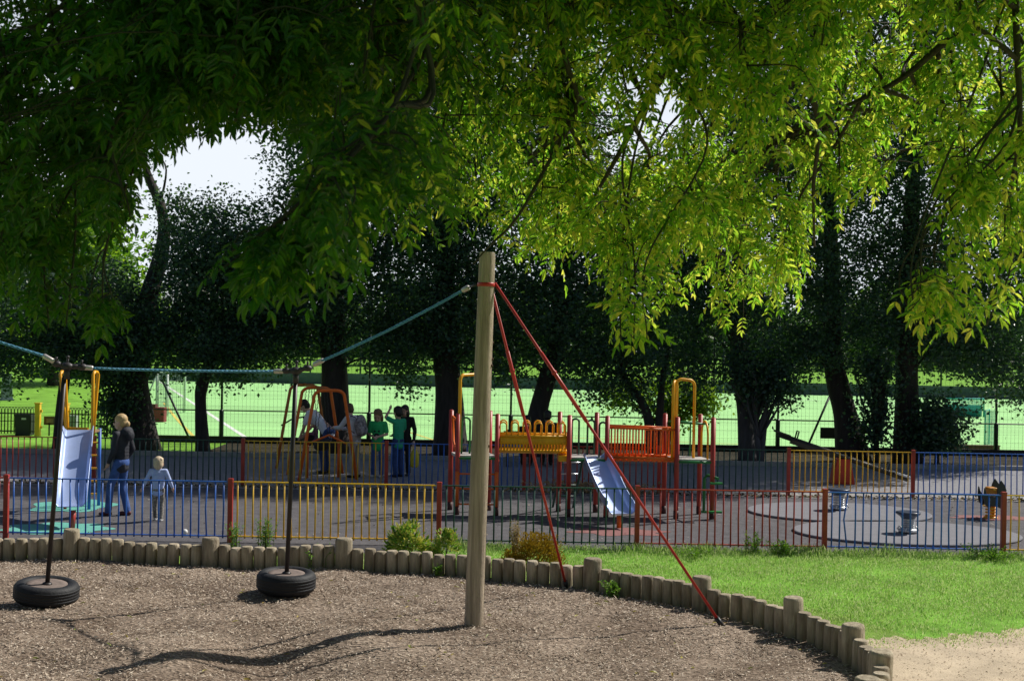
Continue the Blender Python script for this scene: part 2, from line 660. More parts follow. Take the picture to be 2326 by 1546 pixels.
ASPH = mat('play_asphalt', (0.122, 0.117, 0.126), 0.9, 0.25, 4.5, bump=0.5, bscale=220, spec=0.25)
sheet('playground_surface', [(-13, 16.4), (-3.3, 17.25), (-1.6, 17.6), (0.3, 18.2), (13, 18.28), (13, 24.55), (-13, 24.55)], 0.004, ASPH)
CONC = mat('concrete_edging', (0.31, 0.30, 0.295), 0.9, 0.25, 6, bump=0.3, bscale=60)
sheet('concrete_margin', [(-14, 24.55), (14, 24.55), (14, 25.35), (-14, 25.35)], 0.006, CONC)
PATHM = mat('pale_asphalt', (0.25, 0.25, 0.272), 0.9, 0.2, 9, bump=0.4, bscale=120)
sheet('tarmac_path', [(-40, 25.35), (40, 25.35), (40, 30.6), (-40, 30.6)], 0.004, PATHM)
KERB = mat('kerb_stone', (0.33, 0.32, 0.3), 0.85, 0.2, 8)
MB().box((0, 30.7, 0.05), (80, 0.12, 0.12)).build('kerb', KERB)['kind'] = 'structure'
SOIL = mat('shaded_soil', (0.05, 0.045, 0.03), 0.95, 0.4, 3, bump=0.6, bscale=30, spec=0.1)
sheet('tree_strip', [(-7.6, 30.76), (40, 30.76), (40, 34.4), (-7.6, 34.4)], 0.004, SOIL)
TURF = mat('artificial_turf', (0.37, 0.71, 0.27), 0.85, 0.13, 0.22, stretch=(0.25, 1.8, 1), spec=0.3)
pc = [gnd(352, 985), gnd(330, 862)]
sheet('sports_pitch', [(-10.6, 34.5), (40, 34.5), (60, 66), (30, 69.5), (-4, 73.5), (-22, 76)], 0.008, TURF)
LINE = mat('line_white', (0.8, 0.85, 0.78), 0.8, 0.05)
LINEY = mat('line_yellow', (0.75, 0.62, 0.12), 0.8, 0.05)


def ground_line(name, pts, wd, m, z=0.013):
    V, Fc = [], []
    pts = [Vector((p.x, p.y, 0)) for p in pts]
    for i, p in enumerate(pts):
        t = (pts[min(i + 1, len(pts) - 1)] - pts[max(i - 1, 0)]).normalized()
        q = Vector((-t.y, t.x, 0)) * wd / 2
        V += [(p.x + q.x, p.y + q.y, z), (p.x - q.x, p.y - q.y, z)]
    for i in range(len(pts) - 1):
        Fc.append((2 * i, 2 * i + 1, 2 * i + 3, 2 * i + 2))
    me = bpy.data.meshes.new(name)
    me.from_pydata(V, [], Fc)
    return structure(name, me, m)


ground_line('pitch_side_line', [gnd(362, 866), gnd(566, 999)], 0.14, LINE)
ground_line('pitch_yellow_line', spline([gnd(372, 915), gnd(400, 950), gnd(440, 992)], 6), 0.10, LINEY)
ground_line('pitch_yellow_line', [gnd(900, 972), gnd(992, 1002)], 0.08, LINEY)
ground_line('pitch_end_line', [gnd(700, 876), gnd(2200, 920)], 0.12, LINE)
ground_line('pitch_yellow_line', [gnd(1240, 992), gnd(1700, 1010)], 0.07, LINEY)

# painted safety patches
def patch(name, c, rx, ry, m, lob=5, amp=0.16, z=0.009, ph=0.0):
    return sheet(name, [(c.x + rx * math.cos(a) * (1 + amp * math.sin(lob * a + ph)), c.y + ry * math.sin(a) * (1 + amp * math.sin(lob * a + ph))) for a in [2 * math.pi * i / 60 for i in range(60)]], z, m)


TEAL = mat('teal_rubber', (0.13, 0.44, 0.36), 0.85, 0.12, 10, bump=0.3, bscale=150)
PINK = mat('pink_rubber', (0.25, 0.105, 0.10), 0.85, 0.15, 10, bump=0.3, bscale=150)
patch('teal_safety_patch', gnd(165, 1149), 0.66, 0.75, TEAL, 5, 0.14)
patch('teal_safety_patch', gnd(131, 1200), 0.78, 0.55, TEAL, 7, 0.12, ph=1.2)
patch('pink_safety_patch', gnd(1405, 1208), 0.72, 0.38, PINK, 6, 0.2)
patch('pink_safety_patch', gnd(2262, 1176), 0.75, 0.3, PINK, 6, 0.15)
PADM = mat('grey_rubber_pad', (0.20, 0.20, 0.225), 0.88, 0.1, 12, bump=0.35, bscale=200)


def pad(c, rx, ry):
    pr = [(1.0, 0.0), (1.0, 0.03), (0.985, 0.04)]
    mb = MB().lathe([(a, z) for a, z in pr], 64)
    o = mb.build('rubber_pad', PADM)
    o.scale = (rx, ry, 1)
    o.location = (c.x, c.y, 0.005)
    o['kind'] = 'structure'


pad(gnd(1905, 1166), 1.6, 1.25)
pad(gnd(2058, 1213), 1.78, 1.25)

# ------------------------------------------------------------------ edging logs
LOGM = mat('weathered_log', (0.36, 0.285, 0.20), 0.85, 0.35, 5, bump=0.6, bscale=26, stretch=(3.5, 3.5, 0.6), c2=(0.56, 0.49, 0.38))
_n, _l = LOGM.node_tree.nodes, LOGM.node_tree.links
_b = _n['Principled BSDF']
_src = _b.inputs['Base Color'].links[0].from_socket
_oi = _n.new('ShaderNodeObjectInfo')
_rr = _n.new('ShaderNodeValToRGB')
_rr.color_ramp.elements[0].color, _rr.color_ramp.elements[1].color = (0.70, 0.67, 0.63, 1), (1.2, 1.17, 1.13, 1)
_rr.color_ramp.elements.new(0.5).color = (0.95, 0.95, 0.86, 1)
_l.new(_oi.outputs['Random'], _rr.inputs[0])
_m1 = _n.new('ShaderNodeMix')
_m1.data_type, _m1.blend_type = 'RGBA', 'MULTIPLY'
_m1.inputs[0].default_value = 1
_l.new(_src, _m1.inputs[6])
_l.new(_rr.outputs[0], _m1.inputs[7])
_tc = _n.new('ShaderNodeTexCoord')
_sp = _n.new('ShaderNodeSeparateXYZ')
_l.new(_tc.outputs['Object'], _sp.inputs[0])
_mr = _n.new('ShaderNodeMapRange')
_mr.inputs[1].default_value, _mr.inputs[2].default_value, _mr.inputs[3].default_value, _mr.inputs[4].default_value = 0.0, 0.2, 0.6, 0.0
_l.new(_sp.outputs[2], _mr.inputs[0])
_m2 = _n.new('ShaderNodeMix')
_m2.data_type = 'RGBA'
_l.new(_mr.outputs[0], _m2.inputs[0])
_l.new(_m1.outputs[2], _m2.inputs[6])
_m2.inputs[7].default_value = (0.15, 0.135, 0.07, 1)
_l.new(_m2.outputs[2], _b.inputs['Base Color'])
# timber with rings on the cut face is shared by posts
LOGT = mat('timber_pole', (0.42, 0.335, 0.235), 0.85, 0.35, 4, bump=0.9, bscale=30, stretch=(6, 6, 0.3), c2=(0.66, 0.54, 0.40))


def log_mesh(r, h, name, depth=0.35, dome=0.02, v=0):
    pr = [(r * 0.99, -depth), (r, 0.0), (r * (1.0 - 0.01 * v), h - dome * 1.4), (r * 0.93, h - dome * 0.35), (r * 0.80, h)]
    mb = MB()
    n = 16
    vs, fs = [], []
    for i, (rr, z) in enumerate(pr):
        for j in range(n):
            a = 2 * math.pi * j / n
            q = rr * (1 + 0.035 * math.sin(2 * a + v) + 0.02 * math.sin(5 * a + 2 * v))
            vs.append((q * math.cos(a), q * math.sin(a), z))
    for i in range(len(pr) - 1):
        for j in range(n):
            a, b = i * n + j, i * n + (j + 1) % n
            fs.append((a, b, b + n, a + n))
    mb.add(vs, fs, True)
    mb.add([(q[0], q[1], q[2]) for q in vs[-n:]], [tuple(range(n))], False)
    return mb.mesh(name)


small = [log_mesh(0.076, 0.27 + 0.005 * (i - 2), 'edging_log', 0.3, 0.035, i) for i in range(6)]
tall = [log_mesh(0.108, 0.385 + 0.012 * i, 'edging_post', 0.3, 0.025, i) for i in range(3)]
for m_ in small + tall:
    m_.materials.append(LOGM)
arc = [0.0]
for i in range(1, len(EDGE_S)):
    arc.append(arc[-1] + (EDGE_S[i] - EDGE_S[i - 1]).length)


def on_edge(s):
    for i in range(1, len(arc)):
        if arc[i] >= s:
            return EDGE_S[i - 1].lerp(EDGE_S[i], (s - arc[i - 1]) / max(1e-6, arc[i] - arc[i - 1]))
    return EDGE_S[-1]


knots = [arc[24 * i] for i in range(len(EDGE))]
TALL_LABEL = {2: 'pale tall log post behind the nearer hanging tyre, leftmost of the tall edging posts',
              3: 'tall edging log post before the blue fence panel, near the right end of it',
              4: 'tall edging log post before the yellow fence panel, right of the second tyre',
              6: 'tall log post of the pit edging just right of the inner red stay rod',
              7: 'tall log post of the pit edging crossed by the outer red stay rod',
              8: 'tall edging log post midway between the outer red stay and the sandy path',
              9: 'tall edging log post at the near corner of the lawn, left of the path',
              10: 'tall log post at the sandy path, standing at the turn of the edging',
              11: 'flat topped tall log post at the bottom edge, nearest of the edging posts'}
SEG = {1: 'short round topped log at the far left start of the pit edging',
       2: 'short pale edging log right of the leftmost tall post, before the blue panel',
       3: 'short log in the edging behind the second tyre, in front of the yellow fence panel',
       4: 'short log in the edging between the yellow panel post and the swing mast',
       5: 'short edging log between the swing mast and inner red stay, below the rusty shrub',
       6: 'short log in the edging between the two red stay rods, under the lawn edge',
       7: 'short log in the lawn edging right of the outer red stay rod',
       8: 'short edging log between the last two tall posts along the lawn before the path',
       9: 'short log in the edging stepping down beside the sandy path',
       10: 'short log in the edging at the turn nearest the bottom edge'}
for i in range(1, 12):
    if i in TALL_LABEL:
        p = on_edge(knots[i])
        o = bpy.data.objects.new('edging_post', tall[i % 3])
        COL.objects.link(o)
        o.location = (p.x, p.y, pz(p.x, p.y) - 0.005)
        o.rotation_euler = (R(random.uniform(-2, 2)), R(random.uniform(-2, 2)), random.uniform(0, 6))
        tag(o, TALL_LABEL[i], 'log post', 'tall posts of the pit edging')
    if i < 11:
        a, b_ = knots[i], knots[i + 1]
        Ls = b_ - a
        lo = 0.185 if i in TALL_LABEL else 0.076
        hi = 0.185 if (i + 1) in TALL_LABEL else 0.076
        cnt = max(1, round((Ls - lo - hi) / 0.156) + 1)
        for k in range(cnt):
            s = a + lo + (Ls - lo - hi) * k / max(1, cnt - 1)
            p = on_edge(s)
            X_, Y_ = px((p.x, p.y, 0.2))
            if X_ < -170:
                continue
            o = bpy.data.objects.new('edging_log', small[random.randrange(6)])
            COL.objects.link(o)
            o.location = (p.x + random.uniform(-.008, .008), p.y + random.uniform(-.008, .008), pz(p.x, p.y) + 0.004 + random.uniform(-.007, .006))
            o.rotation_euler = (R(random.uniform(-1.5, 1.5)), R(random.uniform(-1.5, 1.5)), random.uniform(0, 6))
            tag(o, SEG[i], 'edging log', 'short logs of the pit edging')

# ------------------------------------------------------------------ swing masts, stays, cable, tyres
def mast(name, base, top, label, group, stays=()):
    zb = pz(base.x, base.y)
    e_ = empty(name, (base.x, base.y, zb), label, 'swing mast', group)
    ax = Vector(top) - Vector((base.x, base.y, zb))
    H = ax.length
    mtx = ax.to_track_quat('Z', 'Y').to_matrix()
    mb = MB()
    vs, fs = [], []
    zs = [-0.3, 0.0, 0.8, 1.6, 2.4, 3.2, H - 0.05, H]
    rs = [0.100, 0.100, 0.098, 0.096, 0.093, 0.089, 0.085, 0.078]
    n_ = 24
    for z, r in zip(zs, rs):
        for j in range(n_):
            a = 2 * math.pi * j / n_
            vs.append(mtx @ Vector((r * math.cos(a) * (1 + .02 * math.sin(2 * a + z)), r * math.sin(a), z)))
    for i in range(len(zs) - 1):
        for j in range(n_):
            a, b = i * n_ + j, i * n_ + (j + 1) % n_
            fs.append((a, b, b + n_, a + n_))
    mb.add(vs, fs, True)
    # chamfered top of the pole
    mb.add(vs[-n_:], [tuple(range(n_))], False)
    po = mb.build('pole', LOGT, e_)
    # knots and a drying crack
    for k in range(9):
        a, z = random.uniform(3.6, 5.8), random.uniform(0.3, 3.6)
        MB().ball(mtx @ Vector((0.094 * math.cos(a), 0.094 * math.sin(a), z)), (0.012, 0.012, 0.016), 8, 6).build('knot', mat('wood_knot', (0.09, 0.05, 0.025), 0.8, 0.2), po)
    # long drying cracks
    for a0, z0, z1 in ((4.35, .15, 1.25), (4.95, .9, 2.3), (4.2, 2.0, 3.3), (5.5, .3, 1.6)):
        pts = []
        for t in range(9):
            z, a = z0 + (z1 - z0) * t / 8, a0 + .05 * math.sin(t * 1.7)
            r = np.interp(z, zs, rs) * (1 + .02 * math.sin(2 * a + z)) - .0005
            pts.append(mtx @ Vector((r * math.cos(a), r * math.sin(a), z)))
        MB().tube(pts, [.0008, .002, .0028, .0034, .0036, .0034, .0028, .002, .0008], 5).build('drying_crack', mat('wood_crack', (0.07, 0.045, 0.025), 0.9, 0.2), po)
    return e_, mtx, H


MB_P = gnd(1076, 1417)
M_TOP = at(1107, 573, MB_P.y + 0.02)
m1, mt1, MH = mast('swing_mast', MB_P, M_TOP, 'tall timber mast with two red stay rods and a blue cable tied near its top', 'swing masts')
base0 = Vector(m1.location)
att = mt1 @ Vector((0, 0, MH - 0.34))             # fixing height for stays and cable
ROD = mat('red_stay_paint', (0.5, 0.032, 0.025), 0.4, 0.2, 3)


def stay(root, a, b, r=0.0155):
    """a red stay rod from the mast a to the ground b, with sleeve and turnbuckle"""
    a, b = Vector(a), Vector(b)
    pts = [a, a.lerp(b, 0.5), b]
    rod = MB().tube(pts, r, 10).build('stay_rod', ROD, root)
    MB().tube([a.lerp(b, 0.20), a.lerp(b, 0.40)], r * 1.35, 10).build('sleeve', ROD, rod)
    c = a.lerp(b, 0.30)
    MB().tube([a.lerp(b, 0.255), a.lerp(b, 0.262)], r * 1.8, 8).build('clamp_bolt', ROD, rod)
    MB().tube([a.lerp(b, 0.97), b], r * 1.8, 8).build('ground_anchor', BLACKM, rod)


for tgt in ((1643, 1421), (1288, 1332)):
    g_ = gnd(*tgt)
    g_.z = pz(g_.x, g_.y) - 0.02
    d_ = (g_ - base0)
    d_.z = 0
    d_.normalize()
    stay(m1, att + d_ * 0.09 + Vector((0, 0, 0.02)), g_ - base0)
# strap round the mast head
MB().lathe([(0.090, -0.02), (0.0945, -0.015), (0.0945, 0.015), (0.090, 0.02)], 20, att, False, mt1).build('collar', ROD, m1)

M2 = Vector((-7.35, 13.7, 0))
m2, mt2, MH2 = mast('swing_mast', M2, Vector((-7.4, 13.7, 3.85)), 'second timber mast carrying the other end of the blue swing cable', 'swing masts')

ROPE = mat('blue_rope', (0.10, 0.36, 0.58), 0.55, 0.2, 60, bump=0.8, bscale=220)
HOSE = mat('pale_rope_whipping', (0.5, 0.55, 0.58), 0.6, 0.2, 60)
cb = empty('swing_cable', (base0 + att), 'blue rope cable strung from the timber mast through two dark clamps above the tyres', 'cable')
C0 = base0 + att + Vector((-0.095, 0, 0))
K1b, K1a = at(712, 829, 14.5), at(640, 843, 14.6)
K2b, K2a = at(196, 834, 13.9), at(122, 820, 13.8)
C1 = Vector((-7.3, 13.7, 3.5))


def off(p):
    return Vector(p) - Vector(cb.location)


def rope(a, b, sag=0.02):
    a, b = Vector(a), Vector(b)
    pts = [a.lerp(b, t / 10) - Vector((0, 0, sag * 4 * (t / 10) * (1 - t / 10))) for t in range(11)]
    mb = MB()
    mb.tube([off(p) for p in pts], 0.0135, 8)
    # strands laid round the core
    for s in range(3):
        st = []
        nt_ = 90
        for k in range(nt_ + 1):
            p = a.lerp(b, k / nt_) - Vector((0, 0, sag * 4 * (k / nt_) * (1 - k / nt_)))
            t = (b - a).normalized()
            u = t.orthogonal().normalized()
            q = t.cross(u)
            an = k * 0.9 + s * 2.09
            st.append(off(p + u * (math.cos(an) * .0085) + q * (math.sin(an) * .0085)))
        mb.tube(st, 0.009, 5)
    mb.build('rope', ROPE, cb)


def ferrule(a, b):
    MB().tube([off(a), off(Vector(a).lerp(Vector(b), 0.12)), off(Vector(a).lerp(Vector(b), 0.9)), off(b)], [0.02, 0.028, 0.028, 0.02], 10).build('ferrule', ALU, cb)


S0 = at(1066, 652, 13.62)
S0b = at(1050, 660, 13.66)
rope(S0b, at(722, 823, 14.47), 0.03)
ferrule(S0b, S0)
MB().tube([off(S0), off(C0)], 0.012, 8).build('shackle', BLACKM, cb)
ferrule(at(735, 817, 14.45), K1b)
rope(at(622, 843, 14.6), at(212, 836, 13.92), 0.012)
ferrule(at(646, 843, 14.6), at(622, 843, 14.6))
ferrule(at(212, 836, 13.92), at(188, 834, 13.9))
rope(at(100, 808, 13.8), C1, 0.03)
ferrule(at(98, 807, 13.8), at(124, 822, 13.8))
MB().tube([off(C1), off(C1 + Vector((-0.03, 0, 0.02)))], 0.012, 8).build('shackle', BLACKM, cb)
FIT = mat('cast_fitting', (0.05, 0.045, 0.05), 0.5, 0.3, 20, metal=0.3)


def clamp(a, mid, b):
    mb = MB()
    a, mid, b = off(a), off(mid), off(b)
    mb.tube([a, a.lerp(mid, .5), mid, mid.lerp(b, .5), b], [0.022, 0.03, 0.022, 0.03, 0.022], 10)
    for p, r in ((a, 0.042), (mid, 0.055), (b, 0.045)):
        mb.ball(p, (r * 1.3, r, r * 0.85), 10, 7)
    for p in (a, b):
        mb.tube([p + Vector((0, -0.02, 0.02)), p + Vector((0.01, -0.02, 0.075))], 0.012, 6)
    mb.tube([mid, mid + Vector((0.01, 0, 0.1))], 0.014, 6)
    mb.ball(mid + Vector((0.01, 0, 0.1)), 0.02, 8, 6)
    mb.tube([mid + Vector((0, 0, -0.02)), mid + Vector((0, 0, -0.14))], 0.034, 8)
    mb.build('clamp', FIT, cb)


clamp(at(650, 842, 14.6), at(672, 842, 14.58), at(698, 836, 14.53))
clamp(at(128, 826, 13.82), at(152, 832, 13.87), at(186, 833, 13.9))

TYRE = mat('tyre_rubber', (0.007, 0.008, 0.011), 0.68, 0.25, 10, bump=0.25, bscale=30)
FILL = mat('dusty_seat_plate', (0.20, 0.155, 0.135), 0.85, 0.3, 12)
RODM = mat('dark_hanger', (0.022, 0.017, 0.016), 0.45, 0.3, 6)


def tyre_swing(topP, botP, dia, thick, label, rz):
    topP, botP = Vector(topP), Vector(botP)
    r = empty('tyre_swing', botP, label, 'tyre swing', 'tyre swings hung from the cable')
    axis = (topP - botP)
    Lh = axis.length
    mtx = axis.to_track_quat('Z', 'Y').to_matrix() @ Matrix.Rotation(rz, 3, 'Z')
    R_ = dia / 2
    prof = []
    n_ = 15
    pts = [(0.60, -0.30), (0.64, -0.44), (0.74, -0.50), (0.86, -0.48), (0.945, -0.40), (0.985, -0.27), (1.0, -0.1), (1.0, 0.1), (0.985, 0.27), (0.945, 0.40), (0.86, 0.48), (0.74, 0.50), (0.64, 0.44), (0.60, 0.30), (0.60, -0.30)]
    ty = MB().lathe([(a * R_, z * thick - thick * 0.35) for a, z in pts], 48, (0, 0, 0), False, mtx).build('tyre', TYRE, r)
    # grooves between tread blocks: fine raised ribs round the tread
    for zz in (-0.22, -0.075, 0.075, 0.22):
        q = MB()
        q.lathe([(R_ * 0.985, (zz - 0.055) * thick - thick * .35), (R_ * 1.004, (zz - 0.04) * thick - thick * .35), (R_ * 1.004, (zz + 0.04) * thick - thick * .35), (R_ * 0.985, (zz + 0.055) * thick - thick * .35)], 48, (0, 0, 0), False, mtx)
        q.build('tread_rib', TYRE, ty)
    MB().lathe([(0.0005, 0.03 * thick), (0.45 * R_, 0.03 * thick), (0.625 * R_, 0.06 * thick), (0.625 * R_, -0.3 * thick), (0.0005, -0.3 * thick)], 32, (0, 0, 0), False, mtx).build('seat_plate', FILL, r)
    MB().tube([Vector((0, 0, -0.02)), axis * 0.5, axis * 0.97], [0.026, 0.026, 0.026], 10).build('hanger_rod', RODM, r)
    MB().tube([axis * 0.80, axis * 0.82, axis * 0.98], [0.026, 0.019, 0.019], 10).build('hanger_neck', RODM, r)
    MB().lathe([(0.055, 0.03 * thick), (0.05, 0.09 * thick), (0.03, 0.14 * thick)], 14, (0, 0, 0), True, mtx).build('fixing_flange', RODM, r)
    return r


tyre_swing(at(672, 852, 14.6), at(651, 1303, 14.68), 0.675, 0.235, 'smooth black tyre seat hanging at the middle of the pit, beside the timber mast', 0.4)
tyre_swing(at(147, 842, 13.87), at(107, 1327, 14.0), 0.69, 0.215, 'treaded black tyre seat at far left, hanging before the tall pale log post', 0.0)

# ------------------------------------------------------------------ fences
def bar_panel(name, x0, x1, Y0, h, m, root, org, step=0.114, seed=0):
    rnd = random.Random(seed)
    mb = MB()
    z0, z1 = 0.09, h
    L_ = x1 - x0
    cnt = max(2, round(L_ / step))
    for k in range(cnt):
        x = x0 + L_ * (k + 0.5) / cnt
        bend = rnd.gauss(0, 0.004) if rnd.random() > 0.08 else rnd.gauss(0, 0.022)
        mb.tube([(x - org.x, Y0 - org.y, z0 - 0.03), (x + bend - org.x, Y0 + rnd.gauss(0, .004) - org.y, (z0 + z1) / 2), (x - org.x, Y0 - org.y, z1 - .003)], 0.0118, 6)
    pn = mb.build(name, m, root)
    for z in (z1, z0):
        MB().box(((x0 + x1) / 2 - org.x, Y0 - org.y, z), (L_, 0.036, 0.016)).build('rail', m, pn)
    return pn


def fence(label, Y0, h, posts, panels, cat='fence'):
    org = Vector((0, Y0, 0))
    r = empty('bar_fence', org, label, cat)
    for x in posts:
        p = MB().box((x, 0, (h + 0.05) / 2 - 0.05), (0.068, 0.068, h + 0.15)).build('post', RED, r, bevel=0.006)
        MB().box((x, 0, h + 0.032), (0.074, 0.074, 0.014)).build('post_cap', RED, p)
    for i, (a, b, m, lab) in enumerate(panels):
        pn = bar_panel('panel', a, b, Y0, h, m, r, org, seed=i)
        pn['label'] = lab
    return r


def xs_at(x, y, Y):
    return at(x, y, Y).x


NY, FY = 18.33, 25.0
NP = [xs_at(x, y, NY) for x, y in ((13, 1215), (522, 1220), (996, 1228), (1446, 1243), (1872, 1252), (2278, 1250))]
NP = NP + [NP[-1] + 2.65]
g_ = 0.045
NPAN = [(NP[0] - 2.6, NP[0] - g_, RED, 'red bar panel')]
for a, b, m, lab in zip(NP[:-1], NP[1:], (BLUE, YELLOW, GREEN, RED, BLUE, YELLOW), ('blue bar panel behind the left tyre', 'yellow bar panel', 'dark green bar panel behind the mast', 'red bar panel behind the stays', 'blue bar panel before the spring seats', 'yellow bar panel at the far right')):
    NPAN.append((a + g_, b - g_, m, lab))
fence('low multicoloured bar fence with red posts along the lawn and edging logs', NY, 0.87, NP, NPAN)
FP = [xs_at(x, y, FY) for x, y in ((-105, 1080), (213, 1085), (551, 1092), (877, 1098), (1190, 1105), (1496, 1112), (1790, 1126), (2073, 1131))]
FP = FP + [FP[-1] + 2.6]
FPAN = []
for a, b, m, lab in zip(FP[:-1], FP[1:], (RED, GREEN, YELLOW, BLUE, RED, GREEN, YELLOW, BLUE), ('red bar panel left of the slide', 'dark green bar panel behind the toddler', 'yellow bar panel before the swing frame', 'blue bar panel behind the rope bridge', 'red bar panel behind the slide tower', 'dark green bar panel', 'yellow bar panel before the seesaw', 'blue bar panel behind the animal rocker')):
    FPAN.append((a + g_, b - g_, m, lab))
fence('low multicoloured bar fence with red posts beside the path beyond the playground', FY, 0.885, FP, FPAN)

# ------------------------------------------------------------------ small slide at the left
CHUTE = mat('slide_steel', (0.48, 0.60, 0.92), 0.32, 0.08, 3, metal=0.5)


def chute(root, path, wds, wall, name='chute', m=CHUTE):
    """open trough: path points (top to bottom), a width at each, side walls flaring outwards"""
    path = [Vector(p) for p in path]
    vs, fs = [], []
    k = len(path)
    side = None
    for i, p in enumerate(path):
        t = (path[min(i + 1, k - 1)] - path[max(i - 1, 0)]).normalized()
        s = t.cross(Vector((0, 0, 1)))
        s = s.normalized()
        u = s.cross(t).normalized()
        w_ = wds[i] / 2
        f_ = min(1.0, 0.45 + 0.9 * math.sin(math.pi * (i + 0.35) / (k - 0.3)))
        wl = wall * f_
        prof = [(-w_ - 0.045, wl), (-w_ - 0.03, wl + 0.006), (-w_, 0.025), (-w_ + 0.03, 0), (w_ - 0.03, 0), (w_, 0.025), (w_ + 0.03, wl + 0.006), (w_ + 0.045, wl)]
        for a, b in prof:
            vs.append(p + s * a + u * b)
    n_ = 8
    for i in range(k - 1):
        for j in range(n_ - 1):
            a = i * n_ + j
            fs.append((a, a + 1, a + n_ + 1, a + n_))
    o = MB().add(vs, fs, True).build(name, m, root)
    sd = o.modifiers.new('thickness', 'SOLIDIFY')
    sd.thickness = 0.008
    return o


sb = gnd(162, 1200)
ls = empty('garden_slide', (sb.x, sb.y, 0), 'small steel slide with two amber hand loops and a red foot, left of the woman', 'slide')


def lo(P, root):
    return Vector(P) - Vector(root.location)


pth = [at(178, 976, 21.1), at(177, 985, 21.0), at(172, 1040, 20.45), at(167, 1085, 20.05), at(163, 1125, 19.7), at(161, 1143, 19.45), at(160, 1150, 19.25)]
pth = [lo(p, ls) for p in spline(pth, 4)]
chute(ls, pth, [0.41 - 0.03 * i / len(pth) for i in range(len(pth))], 0.13)
MB().tube([(0, 0.03, 0), (0.005, 0.05, 0.27)], 0.045, 10).build('foot', RED, ls)
for x0, x1 in ((141, 153), (216, 209)):
    a0, a1 = lo(at(x1, 1000, 21.12), ls), lo(at(x0 - 4, 850, 21.05), ls)
    b0, b1 = lo(at(x1 + 1, 1000, 21.3), ls), lo(at(x0 + 7, 850, 21.4), ls)
    MB().tube([a0, a0.lerp(a1, .5), a1, a1 + Vector((0, .06, .04)), b1 + Vector((0, -.06, .04)), b1, b1.lerp(b0, .5), b0], 0.028, 10).build('hand_loop', AMBER, ls)
pl = lo(at(180, 976, 21.4), ls)
MB().box((pl.x, pl.y + 0.1, pl.z - 0.03), (0.46, 0.5, 0.04)).build('platform', mat('timber_plate', (0.3, 0.2, 0.1), 0.8, 0.2), ls)
MB().box((pl.x, pl.y - 0.16, pl.z + 0.03), (0.40, 0.025, 0.05)).build('barrier_bar', AMBER, ls)
for sx_ in (-0.2, 0.2):
    for yy in (-0.05, 0.45):
        lg = MB().tube([(pl.x + sx_, pl.y + yy, 0), (pl.x + sx_, pl.y + yy, pl.z)], 0.028, 8).build('leg', BLUE if sx_ > 0 else RED, ls)
for k in range(5):
    MB().tube([(pl.x - 0.2, pl.y + 0.46, 0.2 + 0.22 * k), (pl.x + 0.2, pl.y + 0.46, 0.2 + 0.22 * k)], 0.016, 8).build('rung', AMBER, ls)

# ------------------------------------------------------------------ climbing frame
cfb = gnd(1320, 1170)
cf = empty('climbing_frame', (cfb.x, cfb.y, 0), 'red climbing frame of three towers joined by yellow and orange bridges', 'climbing frame')


def C(P):
    return lo(P, cf)


DF, DB = 21.5, 22.1
POSTW = 0.082
posts = {}
for key, (bx_, by_, tx_, ty_, front) in dict(
        F1=(1033, 1167, 1045, 941, 1), B1=(1019, 1160, 1028, 937, 0), F2=(1122, 1170, 1135, 945, 1), B2=(1107, 1161, 1116, 940, 0),
        F3=(1287, 1172, 1297, 951, 1), B3=(1266, 1164, 1274, 946, 0), F4=(1374, 1174, 1382, 953, 1), B4=(1350, 1166, 1358, 949, 0),
        F5=(1532, 1177, 1542, 957, 1), B5=(1505, 1168, 1513, 954, 0), F6=(1615, 1178, 1622, 959, 1), B6=(1586, 1169, 1592, 954, 0)).items():
    Yp = DF if front else DB
    bp_, tp_ = at(bx_, by_, Yp), at(tx_, ty_, Yp)
    tp_.x, bp_.z = tp_.x * .5 + bp_.x * .5, -0.05
    bp_.x = tp_.x
    tp_.z = 1.70 if front else 1.72
    posts[key] = tp_
    col_ = RED if front or key in ('B1', 'B3') else ORANGE
    po = MB().tube([C(bp_), C(tp_)], POSTW / 2, 14).build('post', RED, cf)
    MB().ball(C(tp_), (POSTW / 2, POSTW / 2, 0.02), 14, 6).build('post_cap', RED, po)
    MB().tube([C(Vector((bp_.x, bp_.y, -0.02))), C(Vector((bp_.x, bp_.y, 0.14)))], POSTW / 2 + 0.004, 14).build('base_sleeve', mat('dark_red_sleeve', (0.07, 0.02, 0.018), 0.6, 0.2), po)

DECK = mat('deck_plate', (0.52, 0.50, 0.48), 0.6, 0.15, 14, metal=0.2)
for a, b, c, d in (('F1', 'F2', 'B1', 'B2'), ('F3', 'F4', 'B3', 'B4'), ('F5', 'F6', 'B5', 'B6')):
    P = [posts[q] for q in (a, b, d, c)]
    cen = sum(P, Vector()) / 4
    poly = [C(Vector((cen.x + (p.x - cen.x) * .98, cen.y + (p.y - cen.y) * .98, 0.96))) for p in P]
    dk = MB().prism(poly, (0, 0, 0.045)).build('deck', DECK, cf)
    MB().tube([poly[0] + Vector((0, -.02, 0.0)), poly[1] + Vector((0, -.02, 0))], 0.02, 8).build('deck_edge', GRASSGREEN, dk)


def hoop(name, a, b, h, r, m, rad=None):
    return MB().tube([C(p) for p in arch(a, b, h, rad)], r, 10).build(name, m, cf)


def pt(k, dx=0, dy=0, z=0):
    p = posts[k]
    return Vector((p.x + dx, p.y + dy, z))


